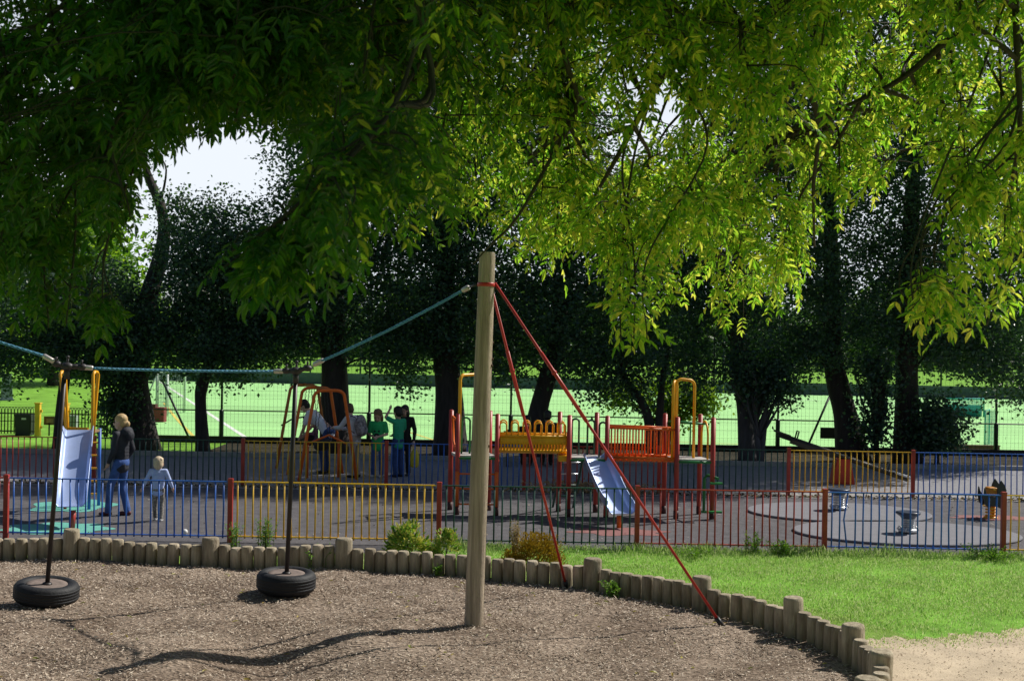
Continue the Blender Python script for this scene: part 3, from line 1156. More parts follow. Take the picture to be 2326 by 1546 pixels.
# yellow arches over the end towers
hoop('arch', at(1044, 945, 21.5) + Vector((0.0, 0, -0.6)), at(1104, 945, 22.0) + Vector((0, 0, -0.6)), 2.36, 0.028, AMBER, 0.10)
hoop('arch', pt('F5', -0.08, 0.02, 0.98), pt('F5', 0.02, 0.3, 0.98), 2.31, 0.024, AMBER, 0.12)
hoop('arch', pt('F5', -0.03, 0.12, 0.98), at(1575, 1040, 21.75), 2.34, 0.026, AMBER, 0.12)
# tower A: orange hand loop at the left, green hoop behind, orange rungs in front
MB().tube([C(p) for p in (pt('F1', -0.03, 0, 1.60), pt('B1', 0.03, -.1, 1.63), pt('B1', 0.05, -.12, 1.2), pt('F1', -.04, 0.1, 1.08))], 0.02, 8).build('hand_loop', ORANGE, cf)
hoop('hand_loop', pt('F1', 0.05, 0.35, 1.0), pt('F1', 0.19, 0.35, 1.0), 1.62, 0.017, GRASSGREEN)
for z in (0.70, 0.45, 0.19):
    MB().tube([C(pt('F1', 0, -.03, z)), C(pt('F2', 0, -.03, z))], 0.014, 8).build('rung', ORANGE, cf)
for q in ('F1', 'F2'):
    MB().tube([C(pt(q, 0.0, -0.035, 0.16)), C(pt(q, 0.0, -0.035, 0.74))], 0.030, 8).build('ladder_stile', ORANGE, cf)

# yellow tunnel bridge
xa, xb = pt('F2').x + 0.0, pt('F3').x - 0.02
BRG = mat('bridge_yellow', (0.95, 0.45, 0.012), 0.42, 0.18, 4)
vs, fs = [], []
nx_, na = 44, 9
y0_, y1_ = DF + 0.02, DB - 0.02
for i in range(nx_ + 1):
    x = xa + (xb - xa) * i / nx_
    for j in range(na):
        t = math.pi * j / (na - 1)
        yc = (y0_ + y1_) / 2 - math.cos(t) * (y1_ - y0_) / 2
        z = 1.34 - 0.30 * min(1.0, math.sin(t) * 1.15)
        vs.append(C(Vector((x, yc, z))))
for i in range(nx_):
    for j in range(na - 1):
        # rows of slots left open in the sides
        if j in (1, 6) and i % 2 == 1:
            continue
        a = i * na + j
        fs.append((a, a + 1, a + na + 1, a + na))
br = MB().add(vs, fs, True).build('tunnel_bridge', BRG, cf)
br.modifiers.new('thickness', 'SOLIDIFY').thickness = 0.018
for yy in (y0_, y1_):
    MB().tube([C(Vector((xa, yy, 1.345))), C(Vector((xb, yy, 1.345)))], 0.022, 8).build('bridge_rail', BRG, br)
    for k in range(6):
        x = xa + 0.04 + (xb - xa - 0.2) * k / 5
        MB().tube([C(p) for p in arch(Vector((x, yy, 1.33)), Vector((x + 0.115, yy, 1.33)), 1.575)], 0.013, 8).build('bridge_hoop', AMBER, br)
MB().box(tuple(C(Vector((xb - 0.06, (y0_ + y1_) / 2, 0.975)))), (0.18, 0.5, 0.1)).build('bridge_step', BRG, br)

# orange railed bridge
xa, xb = pt('F4').x + 0.03, pt('F5').x - 0.03
for yy in (DF + 0.01, DB - 0.05):
    rl = MB().tube([C(Vector((xa, yy, 1.515))), C(Vector((xb, yy, 1.495)))], 0.02, 8).build('guard_rail', ORANGE, cf)
    MB().tube([C(Vector((xa, yy, 1.02))), C(Vector((xb, yy, 1.01)))], 0.026, 8).build('bottom_rail', ORANGE, rl)
    for k in range(11):
        x = xa + (xb - xa) * (k + 0.4) / 10.8
        MB().tube([C(Vector((x, yy, 1.0))), C(Vector((x, yy, 1.51)))], 0.0135, 8).build('baluster', ORANGE, rl)
for k in range(11):
    x = xa + (xb - xa) * (k + 0.5) / 11
    MB().box(tuple(C(Vector((x, (DF + DB) / 2, 0.97)))), ((xb - xa) / 11 * 0.86, DB - DF - 0.06, 0.05)).build('bridge_plank', ORANGE, cf, bevel=0.01)

# slide from the middle tower
pth = [at(1345, 1036, 21.5), at(1353, 1050, 21.4), at(1368, 1085, 21.05), at(1382, 1118, 20.75), at(1396, 1145, 20.5), at(1407, 1160, 20.35), at(1413, 1166, 20.2)]
pth = [C(p) for p in spline(pth, 4)]
sl_ = chute(cf, pth, [0.39] * len(pth), 0.17)
ft = gnd(1406, 1199)
MB().tube([C(Vector((ft.x, ft.y, -0.02))), C(Vector((ft.x, ft.y, 0.20)))], 0.04, 10).build('slide_foot', ORANGE, cf)
MB().tube([C(at(1375, 1170, 20.9) * 1.0), C(at(1377, 1140, 20.85))], 0.035, 10).build('slide_strut', RED, cf)
# green hand hoops by the slide
for x, yy, hh in ((pt('F3').x + 0.07, DB - 0.05, 1.62), (pt('F4').x - 0.30, DB - 0.05, 1.60), (pt('F4').x - 0.13, DF + 0.05, 1.60)):
    hoop('hand_loop', Vector((x, yy, 0.99)), Vector((x + 0.12, yy, 0.99)), hh, 0.017, GREEN)
# sloping green ladder under the middle tower
for dx in (0.0, 0.36):
    MB().tube([C(pt('B3', 0.06 + dx, 0.0, 0.98)), C(pt('B3', 0.06 + dx - 0.14, 0.55, 0.0))], 0.022, 8).build('ladder_stile', GREEN, cf)
for k in range(4):
    z = 0.22 + 0.21 * k
    q = 1 - z / 0.98
    MB().tube([C(pt('B3', 0.06 - .14 * q, .55 * q, z)), C(pt('B3', .42 - .14 * q, .55 * q, z))], 0.015, 8).build('rung', STEEL if k > 1 else GREEN, cf)
# green rails of the right tower and its side climber
for a, b in (('F5', 'F6'), ('B5', 'B6')):
    if a == 'F5':
        ya = DF + 0.3
    else:
        ya = DB
    gr_ = MB().tube([C(Vector((pt(a).x + .02, ya, 1.60))), C(Vector((pt(b).x - .02, ya, 1.585)))], 0.018, 8).build('guard_rail', GRASSGREEN, cf)
    if a == 'B5':
        for q in (0.25, 0.72):
            x = pt(a).x + (pt(b).x - pt(a).x) * q
            MB().tube([C(Vector((x, ya, 1.0))), C(Vector((x, ya, 1.59)))], 0.014, 8).build('baluster', GRASSGREEN, gr_)
hoop('hand_loop', pt('B6', 0.02, -.05, 1.0), pt('F6', -.08, .05, 1.0), 1.63, 0.018, AMBER)
MB().tube([C(pt('B6', 0.04, -.3, 0.08)), C(pt('B6', 0.04, -.3, 0.66)), C(pt('B6', 0.10, -.3, 0.71)), C(pt('F6', 0.08, -.1, 0.70))], 0.024, 8).build('step_climber', GRASSGREEN, cf)
MB().box(tuple(C(pt('F6', 0.05, -.1, 0.62))), (0.2, 0.12, 0.03)).build('step', GRASSGREEN, cf)
MB().box(tuple(C(pt('F6', -0.02, -.1, 0.14))), (0.34, 0.1, 0.03)).build('step', GRASSGREEN, cf)

# ------------------------------------------------------------------ cradle swing frame
cxb = gnd(750, 1089)
cs = empty('swing_stand', (cxb.x, cxb.y, 0), 'orange tube swing frame with rounded tops and cradle seats beyond the yellow fence panel', 'swing frame')
F_N, F_M, F_F = Vector((-3.72, 26.15, 0)), Vector((-4.16, 27.3, 0)), Vector((-4.62, 28.5, 0))
ax_ = (F_F - F_N).normalized()
sd_ = Vector((ax_.y, -ax_.x, 0))
ORB = mat('shade_tinted_orange', (0.6, 0.17, 0.025), 0.45, 0.35, 4)  # darker orange: tree shade on the far frame put into the paint


def S(P):
    return lo(P, cs)


for c_, hw, m in ((F_N, 0.61, ORANGE), (F_M, 0.6, ORANGE), (F_F, 0.6, ORB)):
    tw = 0.32
    L_, R__ = c_ - sd_ * hw, c_ + sd_ * hw
    tl, tr_ = c_ - sd_ * tw + Vector((0, 0, 1.70)), c_ + sd_ * tw + Vector((0, 0, 1.70))
    pts = [L_ + Vector((0, 0, -0.05)), L_.lerp(tl, .5), tl.lerp(L_, .06)]
    for k in range(1, 6):
        a = math.pi / 2 * k / 6
        pts.append(c_ - sd_ * (tw - 0.16 * (1 - math.cos(a))) + Vector((0, 0, 1.70 + 0.14 * math.sin(a))))
    pts += [c_ - sd_ * 0.12 + Vector((0, 0, 1.845)), c_ + sd_ * 0.12 + Vector((0, 0, 1.845))]
    for k in range(5, 0, -1):
        a = math.pi / 2 * k / 6
        pts.append(c_ + sd_ * (tw - 0.16 * (1 - math.cos(a))) + Vector((0, 0, 1.70 + 0.14 * math.sin(a))))
    pts += [tr_.lerp(R__, .06), R__.lerp(tr_, .5), R__ + Vector((0, 0, -0.05))]
    MB().tube([S(p) for p in pts], 0.034, 12).build('leg_frame', m, cs)
MB().tube([S(F_N + Vector((0, 0, 1.86))), S(F_F + Vector((0, 0, 1.86)))], 0.032, 10).build('top_beam', ORB, cs)
# low gable bar at the near frame, hoop barrier at the far frame
MB().tube([S(F_N - sd_ * 0.5 + Vector((0, 0.02, 0.73))), S(F_N + Vector((0, .02, 0.93))), S(F_N + sd_ * 0.38 + Vector((0, .02, 0.74)))], 0.022, 8).build('barrier_bar', ORANGE, cs)
for q in (-0.33, 0.33):
    MB().tube([S(F_N + sd_ * q + ax_ * .5 + Vector((0, 0, 0))), S(F_N + sd_ * q + ax_ * .5 + Vector((0, 0, 0.72)))], 0.03, 8).build('barrier_post', ORANGE, cs)
MB().tube([S(p) for p in [F_F - sd_ * .5 + Vector((0, 0, .95)), F_F - sd_ * .28 + Vector((0, 0, 1.08)), F_F + Vector((0, 0, 1.14)), F_F + sd_ * .28 + Vector((0, 0, 1.08)), F_F + sd_ * .45 + Vector((0, 0, .9))]], 0.018, 8).build('barrier_bar', GREEN, cs)
MB().tube([S(F_F + Vector((0, 0, .4))), S(F_F + Vector((0, 0, 1.14)))], 0.015, 8).build('barrier_post', GREEN, cs)
SEATM = mat('black_cradle', (0.02, 0.02, 0.022), 0.5, 0.2)
for kk, (c_, sw) in enumerate(((F_N.lerp(F_M, .5), 0.0), (F_M.lerp(F_F, .5), 0.1))):
    stn = empty('cradle_swing', c_ + Vector((0, 0, 0.6)), ('black cradle seat on four chains, in the near bay of the orange swing frame', 'black cradle seat on four chains, in the far bay of the orange swing frame')[kk], 'swing seat', 'cradle seats of the swing frame')
    mb = MB()
    mb.tube([(0.17 * math.cos(a), 0.17 * math.sin(a), 0.16) for a in [2 * math.pi * k / 16 for k in range(17)]], 0.028, 8)
    mb.build('rim', SEATM, stn)
    MB().lathe([(0.17, 0.14), (0.17, 0.02), (0.13, -0.03), (0.02, -0.05)], 16, close=False).build('bucket', SEATM, stn)
    for q in (-1, 1):
        for p_ in (-1, 1):
            a = sd_ * (0.15 * q) + ax_ * (0.12 * p_) + Vector((0, 0, 0.17))
            b = ax_ * (0.16 * p_) + sd_ * (0.05 * q) + Vector((0, 0, 1.22))
            mb = MB()
            nl = 24
            for k in range(nl):
                c1, c2 = a.lerp(b, k / nl), a.lerp(b, (k + 1.25) / nl)
                mb.tube([c1, c1.lerp(c2, .5) + (sd_ if k % 2 else ax_) * .010, c2], 0.007, 4)
            mb.build('chain', BLACKM, stn)

# ------------------------------------------------------------------ seesaw
sp = gnd(1912, 1098)
ss = empty('seesaw', (sp.x, sp.y, 0), 'dark seesaw on a red housing with its left end raised, behind the yellow panel', 'seesaw')
SSM = mat('dark_seesaw', (0.03, 0.027, 0.025), 0.5, 0.25)
A_, B_ = lo(at(1768, 986, 27.1), ss), lo(at(2062, 1088, 27.1), ss)
ang_ = math.atan2(-(A_.z - B_.z), B_.x - A_.x)
MB().tube([A_, B_], 0.055, 4).build('beam', SSM, ss)
rot_ = Matrix.Rotation(-ang_, 3, 'Y')
for t, nm in ((0.03, 'seat'), (0.95, 'seat')):
    c_ = A_.lerp(B_, t)
    MB().box((c_.x, c_.y, c_.z + 0.05), (0.34, 0.24, 0.045), rot_).build(nm, SSM if t < .5 else STEEL, ss, bevel=0.012)
for t in (0.14, 0.84):
    c_ = A_.lerp(B_, t)
    MB().tube([c_ + Vector((-.02, -.1, 0)), c_ + Vector((0.03, -.1, .2)), c_ + Vector((0.03, .1, .2)), c_ + Vector((-.02, .1, 0))], 0.016, 8).build('handle', SSM, ss)
c_ = A_.lerp(B_, 0.25)
MB().box((c_.x + .05, c_.y, c_.z - 0.075), (1.0, 0.13, 0.09), rot_).build('stiffener', SSM, ss)
mb = MB()
mb.prism([(-0.24, -0.17, 0), (0.24, -0.17, 0), (0.15, -0.17, 0.54), (-0.15, -0.17, 0.54)], (0, 0.34, 0))
mb.build('pivot_housing', mat('bright_red', (0.5, 0.035, 0.012), 0.45, 0.15), ss, bevel=0.02)

# ------------------------------------------------------------------ spring seats and animal rocker
SILV = mat('galvanised_spring', (0.6, 0.61, 0.62), 0.35, 0.12, 8, metal=0.6)


def coil(root, r, z0, z1, turns, wr, m, name='spring'):
    n_ = int(turns * 14)
    return MB().tube([(r * math.cos(2 * math.pi * turns * k / n_), r * math.sin(2 * math.pi * turns * k / n_), z0 + (z1 - z0) * k / n_) for k in range(n_ + 1)], wr, 7).build(name, m, root)


SEATD = mat('blue_black_seat', (0.05, 0.065, 0.10), 0.35, 0.15)


def spring_seat(P, h, label):
    r = empty('spring_seat', P, label, 'spring seat', 'spring seats on the grey pads')
    MB().lathe([(0.15, 0.02), (0.15, 0.055), (0.1, 0.075)], 20).build('base_flange', SILV, r)
    for a in (0.3, 2.2, 4.2):
        MB().tube([(0.1 * math.cos(a), .1 * math.sin(a), .06), (0.16 * math.cos(a), .16 * math.sin(a), .09), (0.2 * math.cos(a), .2 * math.sin(a), .035)], 0.014, 6).build('clip', SILV, r)
    coil(r, 0.088, 0.06, h - 0.1, 5, 0.017, SILV)
    MB().lathe([(0.09, h - 0.12), (0.125, h - 0.07), (0.18, h - 0.035), (0.192, h - 0.02), (0.19, h), (0.16, h + 0.008), (0.05, h - 0.004), (0.001, h - 0.006)], 28, close=False).build('seat', SEATD, r)
    return r


p_ = gnd(1905, 1163); p_.z = 0.045
spring_seat(p_, 0.37, 'round topped spring seat on the farther grey pad, beside the red fence post')
p_ = gnd(2062, 1216); p_.z = 0.045
spring_seat(p_, 0.33, 'round topped spring seat on the nearer grey pad, before the middle of the blue panel')
p_ = gnd(2250, 1177); p_.z = 0.0
rk = empty('animal_rocker', p_, 'dark animal shaped spring rocker with tall pointed fin and orange spring at the far right', 'spring rocker')
coil(rk, 0.075, 0.03, 0.32, 5.5, 0.02, AMBER)
MB().lathe([(0.12, 0), (0.12, 0.03), (0.08, 0.045)], 20).build('base_flange', AMBER, rk)
MB().box((0, 0, 0.42), (0.16, 0.22, 0.26)).build('body_core', mat('rocker_orange', (0.55, 0.22, 0.02), 0.5, 0.2), rk, bevel=0.03)
ol = [(1853, 220), (1846, 270), (1843, 330), (1858, 400), (1888, 432), (1940, 425), (1990, 430), (2040, 452), (2062, 420), (2060, 330), (2082, 285), (2096, 250), (2076, 192), (2038, 138), (2008, 190), (1992, 250), (1996, 308), (1975, 318), (1895, 312), (1872, 275), (1862, 235)]
for yy, nm in ((-0.16, 'side_panel'), (0.12, 'side_panel')):
    poly = []
    for a, b in ol:
        q = at(1850 + a * .2047, 1060 + b * .2047, p_.y) - p_
        poly.append((q.x, yy, q.z))
    MB().prism(poly, (0, 0.04, 0)).build(nm, mat('rocker_dark', (0.025, 0.035, 0.05), 0.4, 0.3, 6, c2=(0.05, 0.06, 0.05)), rk, bevel=0.008)
MB().tube([(0.0, -0.2, 0.52), (0.0, 0.22, 0.52)], 0.014, 8).build('handle', YELLOW, rk)
MB().tube([(-.05, -0.22, 0.2), (-.05, 0.22, 0.2)], 0.014, 8).build('foot_rest', YELLOW, rk)

# ------------------------------------------------------------------ pitch fence, goals, boards
PFY = 34.5
pfx = [at(x, 960, PFY).x for x in (503, 838, 1160, 1620, 1767, 1990, 2263)]
pf = empty('pitch_fence', (0, PFY, 0), 'tall dark green wire mesh fence in front of the bright green pitch', 'fence')
DKG = mat('fence_green_black', (0.012, 0.03, 0.022), 0.5, 0.2)
for i, x in enumerate(pfx):
    q = MB().tube([(x, 0, 0), (x, 0, 4.2)], 0.03, 8).build('post', DKG, pf)
    MB().tube([(x, 0, 0), (x, 0, 0.85), (x, 0, 0.9)], [0.062, 0.062, 0.035], 8).build('post_sleeve', DKG, q)
x0_, x1_ = at(338, 960, PFY).x, 22.0
for z in (0.87, 2.55, 4.15):
    MB().tube([(x0_, 0, z), (x1_, 0, z)], 0.02, 6).build('rail', DKG, pf)
mb = MB()
k = x0_
while k < x1_:
    mb.tube([(k, 0.01, 0.02), (k, 0.01, 4.1)], 0.0028, 3, False)
    k += 0.105
z = 0.15
while z < 4.1:
    mb.tube([(x0_, 0.012, z), (x1_, 0.012, z)], 0.0026, 3, False)
    z += 0.21
mb.build('wire_mesh', DKG, pf)
for a, b in (((368, 862), (430, 996)), ((1893, 880), (1828, 1028))):
    MB().tube([lo(at(*a, PFY - .05), pf), lo(at(*b, PFY - 0.6), pf)], 0.03, 8).build('brace', DKG, pf)
MB().box(((x0_ + x1_) / 2, -0.05, 0.09), (x1_ - x0_, 0.05, 0.18)).build('kick_board', mat('kick_board', (0.03, 0.03, 0.028), 0.8, 0.2), pf)

fb = empty('boundary_board', (0, 71, 0), 'low dark board fence along the far end of the pitch', 'fence')
b1, b2 = gnd(330, 864), gnd(2330, 908)
dv = (b2 - b1)
mb = MB()
mb.box(((b1.x + b2.x) / 2, (b1.y + b2.y) / 2 - 71 + 0.3, 0.33), (dv.length * 1.3, 0.06, 0.66), Matrix.Rotation(math.atan2(dv.y, dv.x), 3, 'Z'))
mb.build('board', mat('far_board', (0.06, 0.09, 0.10), 0.8, 0.2, 2), fb)
for k in range(22):
    t = -0.1 + 1.25 * k / 21
    q = b1.lerp(b2, t)
    MB().tube([(q.x, q.y - 71 + 0.35, 0), (q.x, q.y - 71 + .35, 3.0)], 0.05, 6).build('post', DKG, fb)

SIGN = empty('fence_sign', at(1880, 983, PFY - 0.06), 'dark rectangular sign plate hung on the mesh fence near the raised seesaw end', 'sign')
MB().box((0, 0, 0), (0.40, 0.02, 0.30)).build('plate', mat('sign_back', (0.03, 0.04, 0.035), 0.7, 0.2), SIGN)
for q in (-0.15, 0.15):
    MB().tube([(q, -.02, 0.13), (q, .06, 0.13)], 0.008, 6).build('tie', BLACKM, SIGN)

NETW = mat('white_goal_tube', (0.62, 0.68, 0.66), 0.5, 0.1)
NETG = mat('grey_net', (0.22, 0.30, 0.27), 0.8, 0.1)


def net(mb, a, b, c, d, nu, nv, r):
    a, b, c, d = (Vector(q) for q in (a, b, c, d))
    for i in range(nu + 1):
        mb.tube([a.lerp(b, i / nu), d.lerp(c, i / nu)], r, 3, False)
    for j in range(nv + 1):
        mb.tube([a.lerp(d, j / nv), b.lerp(c, j / nv)], r, 3, False)


gp = gnd(372, 945)
gl = empty('pitch_goal', (gp.x, gp.y, 0), 'white tube goal frame with grey net at the left corner of the pitch', 'goal')
MB().tube([(-0.25, 0, 0), (-0.25, 0, 1.55), (0.15, 2.2, 1.55), (0.15, 2.2, 0)], 0.05, 8).build('frame', NETW, gl)
MB().tube([(0.1, 0.0, 0), (0.1, 0, 1.5)], 0.05, 8).build('back_post', NETW, gl)
MB().tube([(-0.25, 0, 1.5), (-0.9, 0.3, 0.05)], 0.03, 8).build('brace', NETW, gl)
mb = MB()
net(mb, (-0.25, 0, 0), (0.1, 0, 0), (0.1, 0, 1.5), (-0.25, 0, 1.55), 6, 12, 0.006)
net(mb, (-0.25, 0, 0), (0.15, 2.2, 0), (0.15, 2.2, 1.5), (-0.25, 0, 1.55), 14, 10, 0.006)
mb.build('net', NETG, gl)
rb = gnd(357, 958)
o = empty('backboard', (rb.x, rb.y, 0), 'dull red board box behind the left goal, beside the thick tree trunk', 'goal board')
MB().box((0, 0, 0.24), (0.52, 0.35, 0.48)).build('panel', mat('dull_red_board', (0.2, 0.03, 0.03), 0.7, 0.2), o)
MB().box((-0.15, 0, 0.53), (0.25, 0.3, 0.1)).build('top_rail', mat('dull_red_dark', (0.09, 0.025, 0.02), 0.7, 0.2), o)

TEALN = mat('turquoise_net', (0.05, 0.42, 0.40), 0.7, 0.15)
tp = gnd(2215, 947)
o = empty('netted_goal', (tp.x, tp.y, 0), 'turquoise netted goal standing far out on the pitch at right', 'goal', 'turquoise netted goals')
MB().tube([(-1.2, 0, 0), (-1.2, 0, 0.75), (0.35, 0, 0.75), (0.35, 0, 0)], 0.04, 8).build('frame', TEALN, o)
mb = MB()
net(mb, (-1.2, 0.3, 0), (0.35, 0.3, 0), (0.35, 0.05, .74), (-1.2, 0.05, 0.74), 26, 12, 0.012)
mb.build('net', TEALN, o)
MB().box((-0.4, 0.35, 0.24), (1.6, 0.03, 0.46)).build('backboard', mat('teal_board', (0.04, 0.28, 0.27), 0.7, 0.2), o)
tp = gnd(2248, 1012)
o = empty('netted_goal', (tp.x, tp.y, 0), 'narrow tall turquoise net standing beside the red wall at right', 'goal', 'turquoise netted goals')
MB().tube([(-0.15, 0, 0), (-0.15, 0, 1.05), (0.2, 0.6, 1.05), (0.2, 0.6, 0)], 0.02, 8).build('frame', TEALN, o)
mb = MB()
net(mb, (-0.15, 0, 0), (0.2, 0.0, 0), (0.2, 0.0, 1.05), (-0.15, 0, 1.05), 12, 26, 0.006)
mb.build('net', TEALN, o)
rw = gnd(2222, 1029)
o = empty('kick_wall', (rw.x, rw.y, 0), 'low dull red brown wall boards at the foot of the mesh fence at right', 'low wall')
MB().box((0, 0.25, 0.09), (1.35, 0.08, 0.2)).build('board', mat('brown_red_board', (0.12, 0.05, 0.04), 0.8, 0.2), o)
MB().box((0, 0.25, 0.2), (1.38, 0.12, 0.02)).build('coping', mat('brown_red_coping', (0.16, 0.07, 0.055), 0.8, 0.2), o)
MB().tube([(0.62, .3, 0.2), (0.56, .3, 1.6)], 0.02, 6).build('stake', mat('brown_red_coping', (0.16, 0.07, 0.055), 0.8, 0.2), o)

# ------------------------------------------------------------------ bow-top railings, gate posts and bins at far left
BY = 35.6
x0_, x1_ = at(-40, 960, BY).x, at(292, 960, BY).x
bw = empty('bow_top_railing', (0, BY, 0), 'black bow topped park railing in front of the sunlit lawn at left', 'railing')
k, i = x0_, 0
gate = (at(86, 960, BY).x, at(150, 960, BY).x)
for a, b in ((x0_, gate[0] - .16), (gate[1], x1_)):
    mb, k = MB(), a
    while k < b:
        mb.tube(arch(Vector((k, 0, 0.05)), Vector((k + 0.16, 0, 0.05)), 0.80), 0.009, 5)
        k += 0.09
    mb.box(((a + k) / 2, 0, 0.40), (k - a + .1, 0.01, 0.02))
    mb.build('bow_panel', BLACKM, bw)
for a, b in ((x0_, gate[0]), (gate[1], x1_)):
    for z in (0.62, 0.12):
        MB().box(((a + b) / 2, 0, z), (b - a, 0.012, 0.035)).build('rail', BLACKM, bw)
for x in (at(243, 960, BY).x,):
    MB().tube([(x, 0, 0), (x, 0, 0.85)], 0.03, 8).build('post', BLACKM, bw)
for i, (x, lab) in enumerate(((86, 'yellow square gate post beside the dark bin in the park railing'), (150, 'yellow square gate post behind the small slide in the park railing'))):
    q = at(x, 960, BY - .05)
    o = empty('gate_post', (q.x, q.y, 0), lab, 'gate post', 'yellow gate posts')
    MB().box((0, 0, 0.45), (0.14, 0.14, 0.9)).build('shaft', YELLOW, o, bevel=0.01)
    MB().box((0, 0, 0.915), (0.17, 0.17, 0.03)).build('cap', YELLOW, o)
    for z in (0.25, 0.7):
        MB().box((0.09, 0, z), (0.06, 0.05, 0.07)).build('hinge', YELLOW, o)


def bin_(x, y, w_, h_, m, label, mark):
    q = gnd(x, y)
    o = empty('litter_bin', (q.x, q.y, 0), label, 'litter bin')
    MB().box((0, 0, h_ / 2), (w_, w_ * .8, h_), taper=1.05).build('bin_body', m, o, bevel=0.015)
    MB().box((0, 0, h_ + 0.02), (w_ * 1.08, w_ * .88, 0.05)).build('lid', m, o)
    if mark:
        MB().box((0.04, -w_ * .42 - 0.01, h_ * .86), (w_ * .3, 0.012, 0.05)).build('sticker', mat('white_sticker', (0.7, 0.7, 0.68), 0.6, 0.05), o)


bin_(56, 988, 0.42, 0.55, mat('bin_dark', (0.012, 0.016, 0.018), 0.5, 0.2), 'dark litter bin with a white mark, left of the yellow gate post', True)
bin_(166, 972, 0.24, 0.34, mat('bin_grey', (0.32, 0.36, 0.37), 0.45, 0.15), 'small pale grey bin behind the top of the left slide', False)
q = at(112, 955, BY + .1)
o = empty('gate_notice', (q.x, q.y, 0.0), 'brown notice board on the park gate, between the yellow gate posts', 'notice')
MB().box((0, 0, q.z), (0.30, 0.02, 0.24)).build('plate', mat('brown_notice', (0.10, 0.07, 0.05), 0.7, 0.2), o)
MB().box((0.02, -.013, q.z), (0.2, 0.006, 0.12)).build('panel', mat('brown_notice_pale', (0.26, 0.19, 0.15), 0.7, 0.3, 20), o)
MB().box((0, 0.0, q.z / 2), (0.04, 0.02, q.z)).build('stake', BLACKM, o)
q = gnd(15, 909)
o = empty('stone_pillar', (q.x, q.y, 0), 'slate grey tapered pillar standing on the lawn at far left', 'pillar')
MB().box((0, 0, 0.55), (0.42, 0.4, 1.1), Matrix.Rotation(0.6, 3, 'Z'), 0.72).build('shaft', mat('slate_grey', (0.17, 0.21, 0.25), 0.7, 0.15), o, bevel=0.01)
MB().box((0, 0, 0.03), (0.5, 0.48, 0.06), Matrix.Rotation(0.6, 3, 'Z')).build('plinth', mat('slate_grey', (0.17, 0.21, 0.25), 0.7, 0.15), o)
q = gnd(420, 1214)
tag(MB().ball((0, 0, 0), 0.042, 14, 10).build('ball', mat('white_ball', (0.8, 0.8, 0.78), 0.5, 0.05), None, (q.x, q.y, 0.045)), 'small white ball lying on the asphalt behind the blue panel', 'ball')

# ------------------------------------------------------------------ people
def voxel(mb, name, size, smooth=3):
    """fuse overlapping shapes into one continuous surface"""
    me = mb.mesh(name + '_src')
    o = bpy.data.objects.new(name + '_src', me)
    COL.objects.link(o)
    md = o.modifiers.new('r', 'REMESH')
    md.mode, md.voxel_size, md.use_smooth_shade = 'VOXEL', size, True
    if smooth:
        s = o.modifiers.new('s', 'SMOOTH')
        s.iterations, s.factor = smooth, 0.5
    dg = bpy.context.evaluated_depsgraph_get()
    out = bpy.data.meshes.new_from_object(o.evaluated_get(dg))
    out.name = name
    bpy.data.objects.remove(o)
    bpy.data.meshes.remove(me)
    out.polygons.foreach_set('use_smooth', [True] * len(out.polygons))
    return out


SKIN = mat('skin', (0.62, 0.38, 0.28), 0.55, 0.08, 20)
EYE = mat('eye_dark', (0.03, 0.02, 0.02), 0.3, 0.1)
LIP = mat('lip', (0.36, 0.14, 0.12), 0.5, 0.1)


